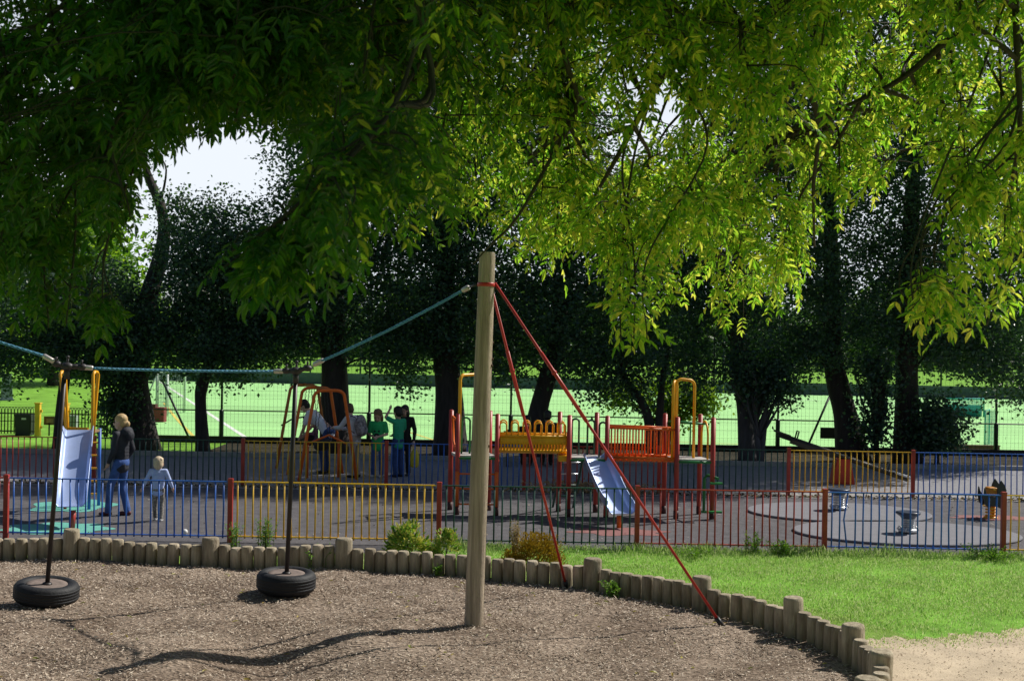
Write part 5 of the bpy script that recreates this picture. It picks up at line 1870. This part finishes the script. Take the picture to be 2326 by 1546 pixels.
# fallen leaves and litter along the foot of the far fence and on the asphalt
N = 2600
X, Y = RNG.uniform(-11, 11, N), 24.62 + np.abs(RNG.normal(scale=.22, size=N))
V, Fc = leaf_geo(np.stack([X, Y, np.full(N, .012)], 1), np.stack([RNG.normal(size=N), RNG.normal(size=N), RNG.uniform(0, .5, N)], 1), np.stack([RNG.normal(scale=.4, size=N), RNG.normal(scale=.4, size=N), np.ones(N)], 1), RNG.uniform(.04, .10, N), RNG.uniform(.025, .06, N), six=False)
LIT = leaf_mat('fallen_leaf', [(0.03, 0.025, 0.015), (0.10, 0.07, 0.03), (0.16, 0.17, 0.05), (0.3, 0.18, 0.06), (0.4, 0.36, 0.3)], None, 0, 0.8)
tag(link('fallen_leaves', np_mesh('fallen_leaves', V, Fc), LIT), 'fallen leaves drifted along the foot of the far bar fence', 'leaves', kind='stuff')
N = 900
X, Y = RNG.normal(1.6, .7, N), RNG.normal(24.75, .16, N)
V, Fc = leaf_geo(np.stack([X, Y, RNG.uniform(.01, .2, N)], 1), np.stack([RNG.normal(size=N), RNG.normal(size=N), RNG.uniform(0, .9, N)], 1), rand_unit(N), RNG.uniform(.05, .12, N), RNG.uniform(.02, .05, N), six=False)
tag(link('dry_weeds', np_mesh('dry_weeds', V, Fc), DRY), 'dry straw coloured weeds at the far fence foot, behind the slide tower', 'weeds', kind='stuff')

# ------------------------------------------------------------------ dark trees between the path and the pitch
BARK = mat('dark_bark', (0.040, 0.031, 0.030), 0.9, 0.4, 4, bump=0.9, bscale=12, stretch=(3, 3, .5))
BARKG = mat('grey_bark', (0.085, 0.08, 0.09), 0.9, 0.35, 4, bump=0.9, bscale=12, stretch=(3, 3, .5))
DARKLEAF = leaf_mat('dark_tree_leaf', [(0.026, 0.058, 0.054), (0.038, 0.080, 0.060), (0.055, 0.110, 0.056), (0.036, 0.076, 0.080)], [(0.04, 0.11, 0.025), (0.07, 0.16, 0.03), (0.14, 0.30, 0.04), (0.04, 0.11, 0.04)], 0.35, 0.42, 0.5)
MIDLEAF = leaf_mat('mid_tree_leaf', [(0.03, 0.07, 0.012), (0.05, 0.11, 0.018), (0.075, 0.15, 0.02)], [(0.08, 0.2, 0.012), (0.13, 0.28, 0.02), (0.2, 0.38, 0.03)], 0.35, 0.5, 0.25)
LITLEAF = leaf_mat('lit_tree_leaf', [(0.06, 0.13, 0.015), (0.10, 0.20, 0.02), (0.16, 0.26, 0.03)], [(0.18, 0.4, 0.015), (0.28, 0.5, 0.025), (0.4, 0.6, 0.04)], 0.42, 0.5, 0.25)


def crown_geo(blobs, n_, L_, clump=0.30, per=34, flat=0.75):
    """leaves in clumps spread through ellipsoids (centre, radii)"""
    vol = np.array([b[1][0] * b[1][2] for b in blobs])
    vol = vol / vol.sum()
    cnt = max(1, n_ // per)
    bi = RNG.choice(len(blobs), cnt, p=vol)
    C0 = np.array([b[0] for b in blobs])[bi]
    R0 = np.array([b[1] for b in blobs])[bi]
    u = rand_unit(cnt) * (RNG.uniform(0, 1, (cnt, 1)) ** 0.42)
    c = C0 + u * R0 * (1 + RNG.normal(scale=.06, size=(cnt, 1)))
    i = np.repeat(np.arange(cnt), per)
    p = c[i] + RNG.normal(scale=clump, size=(len(i), 3)) * np.array([1, 1, flat]) * RNG.uniform(.6, 1.3, (cnt, 1))[i]
    D = RNG.normal(size=(len(i), 3)) * np.array([1, 1, .6]) + np.array([0, 0, -.35])
    ln = RNG.uniform(.7, 1.3, len(i)) * L_
    return leaf_geo(p, D, RNG.normal(size=(len(i), 3)) + np.array([0, -.3, .5]), ln, ln * RNG.uniform(.6, .85, len(i)), six=False), c


def bg_tree(label, Y, trunks, blobs, n_, L_=0.12, m=DARKLEAF, bark=BARK, group='dark trees along the pitch', name='tree', clump=.3, twigs=22, flare=True):
    """trunks: lists of (px x, px y, width px); blobs: (px x, px y, rx px, ry px, depth offset, depth radius)"""
    g0 = at(trunks[0][0][0], trunks[0][0][1], Y)
    o = empty(name, (g0.x, Y, 0), label, 'tree', group)
    org = Vector((g0.x, Y, 0))
    u = Y / F_PX
    for tk in trunks:
        pts, rs = [], []
        for i, (x, y, wd) in enumerate(tk):
            q = at(x, y, Y + 0.1 * i) - org
            if i == 0:
                q.z = -0.1
            pts.append(q)
            rs.append(wd * u / 2)
        sp_ = spline(pts, 5)
        rr = np.interp(np.linspace(0, len(rs) - 1, len(sp_)), range(len(rs)), rs)
        if flare:
            rr = [r_ * (1 + .25 * math.exp(-max(p.z, 0) / .25)) for r_, p in zip(rr, sp_)]
        rr = [r_ * (1 + .05 * math.sin(7 * k)) for k, r_ in enumerate(rr)]
        MB().tube(sp_, rr, 12).build('trunk', bark, o)
    B = []
    if group == 'dark trees along the pitch' and n_ > 14000 and trunks[0][0][0] > 1250:
        xm = trunks[0][-1][0]
        xm = xm if xm != 310 else 180
        blobs = list(blobs) + [(xm, -60, 170, 190, 0, 1.8), (xm + 60, -230, 120, 130, 0, 1.5)]
        n_ = int(n_ * 1.2)
    for x, y, rx, ry, dy, rd in blobs:
        c = at(x, y, Y + dy) - org
        B.append((tuple(c), (rx * u, rd, ry * u)))
    (V, Fc), cc = crown_geo(B, n_, L_, clump)
    k = (V.reshape(-1, 4, 3)[:, :, 2].min(1) > 0.25)
    V4 = V.reshape(-1, 4, 3)[k].reshape(-1, 3)
    Fc = np.arange(len(V4)).reshape(-1, 4)
    link('crown', np_mesh('crown', V4, Fc), m, o)['kind'] = 'stuff'
    top = spline([at(x, y, Y + .1 * i) - org for i, (x, y, wd) in enumerate(trunks[0])], 6)
    mb = MB()
    for i in range(twigs * 2):
        e_ = Vector(cc[RNG.integers(0, len(cc))])
        if min((q - e_).length for q in top) > 1.7:
            continue
        s_ = min([q for q in top if q.z > (2.0 if n_ > 10000 else .5)], key=lambda q: (q - e_ + Vector((0, 0, 1.2))).length)
        mid = s_.lerp(e_, .5) + Vector((random.gauss(0, .15), random.gauss(0, .15), .25))
        mb.tube(spline([s_, mid, e_], 4), list(np.linspace(0.04, 0.008, 9)), 5)
    mb.build('limbs', bark, o)['kind'] = 'stuff'
    return o


TREES = [
    ('thin dark trunked tree behind the small slide', 31.6, [[(133, 1005, 26), (140, 920, 25), (150, 840, 24), (165, 700, 20)]],
     [(40, 690, 250, 160, 0, 2.0), (230, 800, 120, 70, 0, 1.2), (-40, 820, 120, 70, 0, 1.5)], 15000),
    ('thick dark trunked tree behind the woman, its upper stem leaning into the sky gap', 32.2, [[(318, 1000, 84), (306, 900, 72), (305, 840, 68), (330, 700, 48), (368, 570, 32), (368, 480, 26), (335, 395, 18), (310, 300, 10)]],
     [(250, 770, 170, 100, 0, 1.8), (400, 740, 130, 100, .3, 1.4), (230, 670, 120, 80, 0, 1.5), (330, 330, 45, 45, 0, .5), (400, 470, 50, 45, 0, .6)], 14000),
    ('small dark tree with a thin bent trunk before the pitch, right of the thick trunk', 31.8, [[(462, 1005, 30), (456, 930, 27), (458, 880, 28), (480, 820, 24), (520, 720, 16)]],
     [(530, 630, 165, 195, .2, 2.0), (455, 590, 95, 135, .2, 1.5), (490, 800, 110, 75, 0, 1.2), (600, 760, 110, 90, .2, 1.5)], 22000),
    ('tall dark tree with a straight thick trunk behind the orange swing frame', 32.4, [[(762, 1008, 66), (760, 860, 62), (756, 760, 60), (748, 560, 46), (735, 300, 30), (730, 60, 16)]],
     [(760, 640, 160, 200, 0, 1.8), (720, 340, 110, 260, 0, 1.6), (850, 430, 150, 280, .3, 1.8), (880, 770, 100, 70, 0, 1.2), (920, 860, 55, 45, 0, .7), (650, 700, 110, 110, 0, 1.4)], 34000),
    ('tall dark tree with a thick trunk just left of the timber mast', 32.2, [[(1024, 1012, 72), (1020, 900, 64), (1012, 780, 60), (1008, 560, 44), (1000, 250, 26), (1000, 50, 14)]],
     [(1000, 620, 150, 190, 0, 1.8), (1040, 360, 170, 270, 0, 1.8), (960, 760, 110, 80, 0, 1.2), (1120, 700, 120, 150, .2, 1.5)], 34000),
    ('dark tree with a trunk leaning to the right behind the yellow tunnel bridge', 32.0, [[(1213, 1010, 58), (1222, 940, 46), (1240, 870, 40), (1268, 770, 38), (1285, 600, 28), (1290, 300, 16)]],
     [(1280, 680, 170, 150, 0, 1.7), (1250, 380, 150, 300, 0, 1.7), (1150, 820, 90, 55, 0, .9), (1350, 800, 130, 80, 0, 1.2), (1400, 560, 130, 200, .3, 1.5)], 33000),
    ('small dark tree with two spreading stems behind the orange railed bridge', 31.6, [[(1486, 1015, 24), (1470, 940, 22), (1440, 890, 18), (1400, 830, 10)], [(1492, 1015, 20), (1500, 920, 18), (1506, 850, 13), (1520, 780, 8)]],
     [(1470, 800, 150, 80, 0, 1.4), (1400, 880, 90, 45, 0, .8), (1520, 690, 120, 120, .3, 1.3), (1580, 840, 90, 60, 0, 1.0)], 13000),
    ('dark grey trunked tree leaning slightly left of the seesaw', 32.0, [[(1700, 1022, 38), (1692, 950, 35), (1683, 860, 35), (1676, 780, 36), (1685, 560, 30), (1690, 200, 18)]],
     [(1660, 690, 150, 130, 0, 1.6), (1690, 380, 160, 330, 0, 1.8), (1580, 560, 120, 200, .3, 1.5), (1780, 790, 80, 60, 0, 1.0)], 31000),
    ('slender two stemmed young tree beside the grey trunk, left of the seesaw', 31.4, [[(1730, 1022, 14), (1716, 950, 13), (1728, 890, 10), (1750, 840, 6)], [(1728, 1022, 12), (1740, 930, 10), (1735, 870, 6)]],
     [(1745, 870, 70, 55, 0, .7), (1690, 830, 50, 40, 0, .6)], 3600),
    ('tall dark tree with a leaning trunk behind the seesaw', 32.2, [[(1940, 1025, 72), (1922, 950, 58), (1905, 880, 50), (1892, 800, 46), (1888, 600, 34), (1880, 200, 18)]],
     [(1890, 680, 130, 150, 0, 1.6), (1880, 350, 150, 330, 0, 1.8), (1840, 800, 70, 60, 0, .9)], 30000),
    ('tall dark straight trunked tree right of the seesaw, with leafy shoots at its foot', 32.0, [[(2062, 1028, 62), (2060, 900, 54), (2060, 760, 52), (2070, 500, 40), (2082, 200, 22)]],
     [(2080, 640, 130, 180, 0, 1.6), (2080, 330, 140, 330, 0, 1.6), (2150, 780, 90, 80, 0, 1.1), (2000, 760, 60, 70, 0, .9)], 32000),
    ('slender dark sapling between the leaning trunk and the straight trunk', 31.6, [[(1990, 1028, 12), (1993, 940, 10), (1995, 850, 8), (2000, 780, 5)]],
     [(1988, 960, 30, 60, 0, .4), (1990, 850, 45, 60, 0, .6)], 2600),
    ('dark overhanging tree at the right edge, its foliage above the turquoise net', 32.4, [[(2440, 1032, 60), (2430, 900, 52), (2420, 700, 44), (2400, 300, 26)]],
     [(2300, 700, 160, 170, 0, 1.8), (2330, 380, 180, 330, 0, 1.8), (2230, 820, 90, 60, 0, 1.1), (2310, 890, 70, 45, 0, .9)], 30000),
]
for lab, Y, tk, bl, n_ in TREES:
    bg_tree(lab, Y, tk, bl, int(n_ * 1.4), L_=0.095, clump=.24, bark=BARKG if 'grey' in lab else BARK)
bq2 = gnd(2130, 1024)
bg_tree('dark leafy bush at the foot of the straight trunk, left of the turquoise net', 31.4, [[(2128, 1026, 10), (2130, 970, 8), (2132, 920, 4)]], [(2130, 960, 48, 55, 0, .55), (2120, 1000, 45, 30, 0, .5)], 5200, 0.10, group='bushes by the trees', name='bush', twigs=6)
bg_tree('dark bush hugging the thick trunk behind the woman, on its left side', 31.9, [[(262, 1000, 8), (268, 930, 6), (272, 880, 4)]], [(268, 900, 32, 50, 0, .5), (275, 960, 22, 40, 0, .4)], 2600, 0.10, group='bushes by the trees', name='bush', twigs=4)

bg_tree('light green leafy sapling catching sun behind the orange railed bridge', 33.4, [[(1512, 1015, 16), (1520, 950, 13), (1516, 890, 9), (1500, 840, 5)]],
        [(1420, 895, 60, 40, 0, .7), (1530, 905, 60, 75, 0, .8), (1590, 900, 40, 40, 0, .5)], 5200, 0.10, m=LITLEAF, group='bright saplings', clump=.2, twigs=6)
# lit trees beyond: park trees at left, far row behind the pitch
far_specs = [(-60, 640, 150, 190, 62), (120, 600, 130, 200, 66), (215, 590, 110, 180, 70), (300, 720, 90, 90, 90)]
for i, (x, y, rx, ry, Y) in enumerate(far_specs):
    bg_tree(('broad mid green tree far behind the left lawn, leftmost', 'tall mid green tree far behind the left lawn', 'bright leafy tree showing left of the sky gap', 'low green tree far behind the thick trunk')[i], Y,
            [[(x, 900 - 80 * (Y - 60) / 40, 24), (x, 800, 20), (x, 650, 14)]],
            [(x, y, rx, ry, 0, 3.5), (x - rx * .4, y + ry * .4, rx * .7, ry * .5, 0, 3), (x + rx * .4, y + ry * .5, rx * .7, ry * .5, 0, 3)], 6500, 0.34, m=LITLEAF if i != 2 else LITLEAF, bark=BARK, group='park trees far at left', clump=.6, twigs=8)
rx_ = random.Random(5)
for i in range(15):
    x = 330 + i * 150 + rx_.uniform(-40, 40)
    Y = rx_.uniform(112, 140)
    ht = rx_.uniform(110, 190) if x > 660 else rx_.uniform(60, 90)
    bg_tree('far tree in the row behind the pitch, glimpsed between the dark trunks', Y, [[(x, 832, 12), (x, 800, 10), (x, 740, 7)]],
            [(x, 800 - ht * .55, 80, ht * .55, 0, 4.5), (x - 40, 800 - ht * .25, 60, ht * .28, 0, 4), (x + 45, 795 - ht * .25, 60, ht * .28, 0, 4)], 3000, 0.62, m=MIDLEAF, group='far trees behind the pitch', clump=1.0, twigs=4)
hb = empty('far_hedge', (4, 150, 0), 'long dark green hedge line on the far edge of the park', 'hedge')
(V, Fc), _c = crown_geo([((-60 + 12 * i, RNG.uniform(-4, 4), 1.8), (9, 3, 2.6)) for i in range(11)], 22000, 0.7, 1.0)
link('leaves', np_mesh('leaves', V, Fc), MIDLEAF, hb)['kind'] = 'stuff'

# ------------------------------------------------------------------ the ash tree overhead
ASH = leaf_mat('ash_leaf', [(0.030, 0.085, 0.010), (0.045, 0.12, 0.012), (0.065, 0.15, 0.012), (0.10, 0.17, 0.012), (0.13, 0.17, 0.014)],
               [(0.17, 0.46, 0.02), (0.30, 0.63, 0.03), (0.48, 0.78, 0.045), (0.74, 0.93, 0.08), (0.96, 0.92, 0.13)], 0.64, 0.40, 0.5)
ASHB = mat('ash_bark', (0.045, 0.035, 0.026), 0.85, 0.35, 6, bump=0.7, bscale=20)
TRK = Vector((-2.4, -3.6, 0))
ash = empty('ash_tree', TRK, 'large ash tree overhanging the pit, its backlit leafy branches hanging across the whole top', 'tree')


def T(P):
    return Vector(P) - TRK


BX = [-400, 0, 150, 300, 335, 430, 500, 600, 640, 700, 850, 900, 1000, 1060, 1150, 1250, 1330, 1420, 1500, 1600, 1750, 1810, 1850, 1960, 2000, 2030, 2110, 2140, 2190, 2260, 2326, 2700]
BYY = [720, 720, 670, 560, 380, 330, 312, 312, 318, 350, 480, 590, 590, 530, 590, 640, 705, 730, 750, 775, 785, 730, 640, 560, 460, 330, 350, 520, 650, 770, 690, 690]
EXTRA = [(430, 840, 505, 720), (640, 860, 330, 600), (2055, 2185, 655, 790), (1385, 1500, 735, 800), (0, 312, 690, 762), (2200, 2285, 660, 780)]


def ok_px(x, y, mgn=0):
    if y < np.interp(x, BX, BYY) - mgn:
        return True
    for a, b, c, d in EXTRA:
        if a + mgn * .5 < x < b - mgn * .5 and c < y < d - mgn:
            # rounded clump
            u, v = (x - (a + b) / 2) / ((b - a) / 2), (y - (c + d) / 2) / ((d - c) / 2)
            return u * u + v * v < 1.15
    return False


tr_pts = [Vector((0, 0, -.2)), Vector((0.05, .05, 1.5)), Vector((0.2, .2, 3.0)), Vector((0.35, .5, 4.4))]
MB().tube(spline(tr_pts, 5), list(np.linspace(.42, .26, 16)), 16).build('trunk', ASHB, ash)
LIMBS = []
for ex, ey, ez in ((-6.2, 6.0, 5.6), (-4.2, 8.0, 6.0), (-2.6, 5.4, 5.5), (-1.0, 8.2, 6.2), (0.6, 6.0, 5.5), (2.2, 8.4, 5.9), (3.4, 6.6, 5.5), (4.9, 9.0, 6.0), (5.8, 6.6, 5.8)):
    s_ = TRK + tr_pts[-1]
    m_ = s_.lerp(Vector((ex, ey, ez)), .5) + Vector((0, 0, 1.6))
    pts = spline([s_, m_, Vector((ex, ey, ez))], 10)
    LIMBS.append(pts)
    MB().tube([T(p) for p in pts], list(np.linspace(.17, .035, len(pts))), 8).build('limb', ASHB, ash)

# heavier boughs that dip into the picture
BOUGHS = [([(1720, -160, 7.6), (1640, 10, 7.4), (1540, 120, 7.3), (1480, 215, 7.4), (1400, 360, 7.7), (1330, 480, 8.2)], .034),
          ([(1010, -160, 6.6), (1008, 20, 6.5), (1000, 130, 6.5), (905, 205, 6.6), (850, 240, 6.6), (795, 320, 6.8), (770, 430, 6.9)], .036),
          ([(1840, -150, 7.8), (1780, 60, 7.7), (1830, 180, 7.8), (1860, 290, 8.0), (1848, 420, 8.3), (1850, 560, 8.6)], .028),
          ([(2330, -160, 7.4), (2230, 20, 7.4), (2130, 110, 7.6), (2030, 190, 7.8), (1880, 260, 8.2), (1740, 330, 8.6)], .026),
          ([(2300, -150, 7.0), (2310, 100, 7.0), (2316, 300, 7.2), (2290, 480, 7.6), (2300, 620, 8.0)], .02),
          ([(1300, -160, 7.2), (1280, 100, 7.2), (1310, 240, 7.5), (1240, 380, 7.8), (1170, 500, 8.0), (1110, 560, 8.2), (1075, 600, 8.3)], .016),
          ([(640, -160, 6.4), (655, 60, 6.4), (680, 130, 6.5), (672, 220, 6.6)], .03),
          ([(330, -150, 6.6), (240, 60, 6.6), (200, 250, 6.7), (110, 420, 6.9), (60, 600, 7.0)], .024)]
for q, r_ in BOUGHS:
    pts = spline([at(*p) for p in q], 6)
    e0 = min((p for L_ in LIMBS for p in L_[6:]), key=lambda p: (p - pts[0]).length)
    pts = [e0, e0.lerp(pts[0], .5) + Vector((0, 0, .1))] + pts
    LIMBS.append([pts[0]] * 8 + [p for p in pts[2:] if px(p)[1] < 300])
    MB().tube([T(p) for p in pts], list(np.linspace(r_ * 1.25, r_ * .25, len(pts))), 8).build('bough', ASHB, ash)

leafP, leafD, leafL = [], [], []          # rachis starts, directions, lengths
twig_mb = MB()
sprays = 0


def add_spray(a, b, nl, sc):
    """a drooping twig from a to b carrying nl pinnate leaves"""
    a, b = Vector(a), Vector(b)
    mid = a.lerp(b, .5) + Vector((random.gauss(0, .03), random.gauss(0, .03), .06))
    pts = spline([a, mid, b], 3)
    twig_mb.tube([T(p) for p in pts], list(np.linspace(.0055, .002, len(pts))), 4, False)
    d = (b - a).normalized()
    for i in range(nl):
        t = .2 + .8 * i / max(1, nl - 1)
        p = pts[min(len(pts) - 1, int(t * (len(pts) - 1)))]
        side = Vector((random.gauss(0, 1), random.gauss(0, 1), random.gauss(0, .35)))
        dd = d * .5 + side.normalized() * .8 + Vector((0, 0, -.45))
        if i == nl - 1:
            dd = d * .9 + Vector((0, 0, -.5))
        leafP.append(tuple(p))
        leafD.append(tuple(dd.normalized()))
        leafL.append(random.uniform(.8, 1.2) * sc)


nb = 0
branch_meshes = []


def grow_branch(tip, n_sp, sc=0.24, thick=.016, spread=.42, mgn=26, via=None):
    global nb
    lp = min((p for L_ in LIMBS for p in L_[8:]), key=lambda q: (Vector((q.x, q.y, 0)) - Vector((tip.x, tip.y, 0))).length + .25 * abs(q.z - tip.z - 1.2) + random.uniform(0, .8))
    over = Vector((lp.x * .45 + tip.x * .55 + random.gauss(0, .15), lp.y * .45 + tip.y * .55, max(lp.z, tip.z) * .62 + min(lp.z, tip.z) * .38 + .15))
    pre = tip + Vector((random.gauss(0, .08), random.gauss(0, .08), .45))
    pts = spline(([lp, over, pre, tip] if via is None else [lp] + via + [tip]), 7)
    if via is None and any(300 < px(p)[0] < 665 and 240 < px(p)[1] < 610 and not ok_px(*px(p)) for p in [a.lerp(b, t / 4) for a, b in zip(pts[:-1], pts[1:]) for t in range(4)]):
        return False
    branch_meshes.append(MB().tube([T(p) for p in pts], list(np.linspace(thick, .004, len(pts))), 6))
    for i in range(n_sp):
        for _ in range(12):
            t = random.uniform(.25, 1.0) ** .8
            p = pts[min(len(pts) - 1, int(t * (len(pts) - 1)))]
            e_ = p + Vector((random.gauss(0, spread), random.gauss(0, spread), random.gauss(-.16, .16)))
            x, y = px(e_ + Vector((0, 0, -.10)))
            if ok_px(x, y, mgn) and all(ok_px(*px(p.lerp(e_, t))) or not (300 < px(p.lerp(e_, t))[0] < 665 and px(p.lerp(e_, t))[1] < 610) for t in (0, .2, .4, .6, .8, 1)):
                add_spray(p, e_, random.randint(6, 9), sc * random.uniform(.85, 1.15))
                break
    if ok_px(*px(tip + Vector((0, 0, -.15))), 8):
        add_spray(pts[-5], tip, 8, sc)
    return True


rb_ = random.Random(21)
random.seed(33)
made = 0
while made < 205:
    x = rb_.uniform(-200, 2520)
    lim = float(np.interp(x, BX, BYY))
    y = -80 + (lim + 40) * (rb_.random() ** .75)
    if not ok_px(x, y, 55):
        continue
    # on the sunny side the foliage hangs as a sheet that reaches farthest out at its lower fringe
    d = rb_.uniform(5.4, 9.0) if x < 1000 else 9.5 - 3.2 * (1 - max(0, y + 80) / (lim + 80)) + rb_.uniform(-.5, .5)
    if not grow_branch(at(x, y, d), 7 if x < 1000 else 5, 0.165 if x < 1300 else .160):
        continue
    made += 1
for i in range(26):                          # upper rim of the sky gap
    grow_branch(at(random.uniform(385, 690), random.uniform(150, 285), random.uniform(5.4, 8.2)), 7, .165, .012, .34, 2)
# bigger, closer sprays left of centre and the low hanging clumps
for x, y, d in ((475, 630, 4.8), (520, 575, 4.7), (620, 545, 4.8), (560, 660, 4.9), (740, 440, 4.6), (720, 570, 5.0), (790, 500, 4.9), (640, 620, 5.1), (760, 390, 4.6)):
    grow_branch(at(x, y, d), 5, .17, .012, .22, 4, via=[at(960, 60, d + .8), at(850 + .05 * x, 250, d + .4), at(790 + .03 * (x - 600), 360, d + .15), at(.55 * x + 340, .55 * y + 190, d + .05)])
for x, y, d in ((2090, 690, 7.0), (2120, 720, 7.1), (2150, 745, 7.2), (2080, 740, 7.0), (2105, 770, 7.1), (2240, 740, 7.6), (2255, 700, 7.6), (1440, 765, 7.4), (1470, 770, 7.3), (1410, 775, 7.4), (60, 720, 6.4), (150, 735, 6.3), (230, 730, 6.2), (290, 725, 6.2), (110, 745, 6.4)):
    grow_branch(at(x, y, d), 6, .18, .009, .16, 2)
vis = len(leafP)
# sprays added above the picture, unseen, to shade the left and middle foliage
for i in range(2880):
    c = Vector((random.uniform(-6.5, 3.7) if i < 2600 else random.uniform(3.3, 5.8), random.uniform(3.5, 11.5), random.uniform(6.2, 8.6)))
    if c.z < 6.1 + .12 * (c.y):
        continue
    e_ = c + Vector((random.gauss(0, .5), random.gauss(0, .5), random.gauss(-.2, .2)))
    if i < 2600 and c.x > 1.6 and c.y > 9.2:
        continue
    if i >= 2600 and not (c.y < 9.2 and (math.sin(2.1 * c.x + 1) * math.sin(1.8 * c.y) > -.35)):
        continue
    if px(e_)[1] > -90:
        continue
    add_spray(c, e_, 7, .42)

for mb in branch_meshes[:96]:
    mb.build('branch', ASHB, ash)
rest = MB()
for mb in branch_meshes[96:]:
    rest.add(mb.v, mb.f)
rest.build('twiggy_branches', ASHB, ash)['kind'] = 'stuff'
twig_mb.build('twigs', ASHB, ash)['kind'] = 'stuff'

P = np.array(leafP)
D = nrm(np.array(leafD))
Lr = np.array(leafL)
keep = np.ones(len(P), bool)
for i in range(vis):                         # trim leaves that would hang below the outline of the crown
    q = P[i] + D[i] * Lr[i] + np.array([0, 0, -.25 * Lr[i]])
    if not ok_px(*px(q)) and random.random() > .04:
        keep[i] = False
P, D, Lr = P[keep], D[keep], Lr[keep]
nL = len(P)
up = np.tile(np.array([0, 0, 1.0]), (nL, 1)) + RNG.normal(scale=.45, size=(nL, 3))
S_ = nrm(np.cross(D, up))
Nn = np.cross(S_, D)
K = 4                                       # pairs of leaflets plus a terminal one
Vs, Fs, ofs = [], [], 0
rach = []
for j in range(K):
    for sgn in (-1, 1):
        t = .30 + .62 * j / (K - 1)
        b_ = P + D * (Lr * t)[:, None] + np.array([0, 0, -1.0]) * (Lr * t * t * .25)[:, None]
        dd = D * .55 + S_ * (sgn * .85) + RNG.normal(scale=.16, size=(nL, 3)) + np.array([0, 0, -.28])
        ln = Lr * (.40 - .02 * abs(j - 1.5)) * RNG.uniform(.8, 1.15, nL)
        V, Fc = leaf_geo(b_, dd, Nn + RNG.normal(scale=.25, size=(nL, 3)), ln, ln * RNG.uniform(.26, .34, nL))
        k = RNG.random(nL) > .05
        V = V.reshape(nL, 6, 3)[k].reshape(-1, 3)
        m_ = int(k.sum())
        Fc = np.concatenate([(np.arange(m_) * 6)[:, None] + np.array([[0, 1, 2, 3]]), (np.arange(m_) * 6)[:, None] + np.array([[0, 3, 4, 5]])], 1).reshape(-1, 4)
        Vs.append(V)
        Fs.append(Fc + ofs)
        ofs += len(V)
b_ = P + D * (Lr * .95)[:, None] + np.array([0, 0, -1.0]) * (Lr * .24)[:, None]
ln = Lr * .42
V, Fc = leaf_geo(b_, D + RNG.normal(scale=.15, size=(nL, 3)) + np.array([0, 0, -.35]), Nn, ln, ln * .33)
Vs.append(V)
Fs.append(Fc + ofs)
ofs += len(V)
# rachis as a thin blade
V, Fc = leaf_geo(P, D + np.array([0, 0, -.2]), Nn, Lr * .95, np.full(nL, .006), six=False)
Vv = np.concatenate(Vs)
Ff = np.concatenate(Fs)
Vv = Vv - np.array(TRK)
# shade over the left of the crown, put into a deeper green leaf colour
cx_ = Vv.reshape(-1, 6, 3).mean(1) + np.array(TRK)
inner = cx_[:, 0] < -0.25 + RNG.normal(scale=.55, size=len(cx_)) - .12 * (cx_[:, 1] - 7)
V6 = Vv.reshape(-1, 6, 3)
SHADETINT = leaf_mat('ash_leaf_shade_tint', [(0.018, 0.060, 0.012), (0.026, 0.080, 0.014), (0.036, 0.10, 0.014), (0.05, 0.11, 0.014)],
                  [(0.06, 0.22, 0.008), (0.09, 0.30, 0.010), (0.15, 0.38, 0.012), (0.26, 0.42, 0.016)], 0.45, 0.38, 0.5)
for sel, m_, nm in ((~inner, ASH, 'crown'), (inner, SHADETINT, 'shade_tinted_crown')):
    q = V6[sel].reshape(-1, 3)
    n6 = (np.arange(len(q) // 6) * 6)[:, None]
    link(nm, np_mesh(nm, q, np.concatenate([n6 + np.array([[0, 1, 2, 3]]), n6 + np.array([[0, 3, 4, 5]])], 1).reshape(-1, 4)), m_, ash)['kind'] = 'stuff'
link('leaf_stalks', np_mesh('leaf_stalks', V - np.array(TRK), Fc), mat('leaf_stalk', (0.10, 0.14, 0.03), 0.6, 0.2), ash)['kind'] = 'stuff'
# a bunch of dead brown leaves caught in the foliage
c = at(797, 405, 5.6)
N = 26
q = np.array(c) + RNG.normal(scale=(.016, .016, .05), size=(N, 3)) - np.array(TRK)
V, Fc = leaf_geo(q, RNG.normal(scale=.4, size=(N, 3)) + np.array([0, 0, -1]), rand_unit(N), RNG.uniform(.05, .09, N), RNG.uniform(.015, .025, N))
link('dead_leaves', np_mesh('dead_leaves', V, Fc), leaf_mat('dead_leaf', [(0.10, 0.035, 0.02), (0.2, 0.07, 0.03)], [(0.2, .06, .02), (.3, .1, .03)], .3), ash)['kind'] = 'stuff'
print('leaves in view', vis, 'all', nL, 'faces', len(Ff))
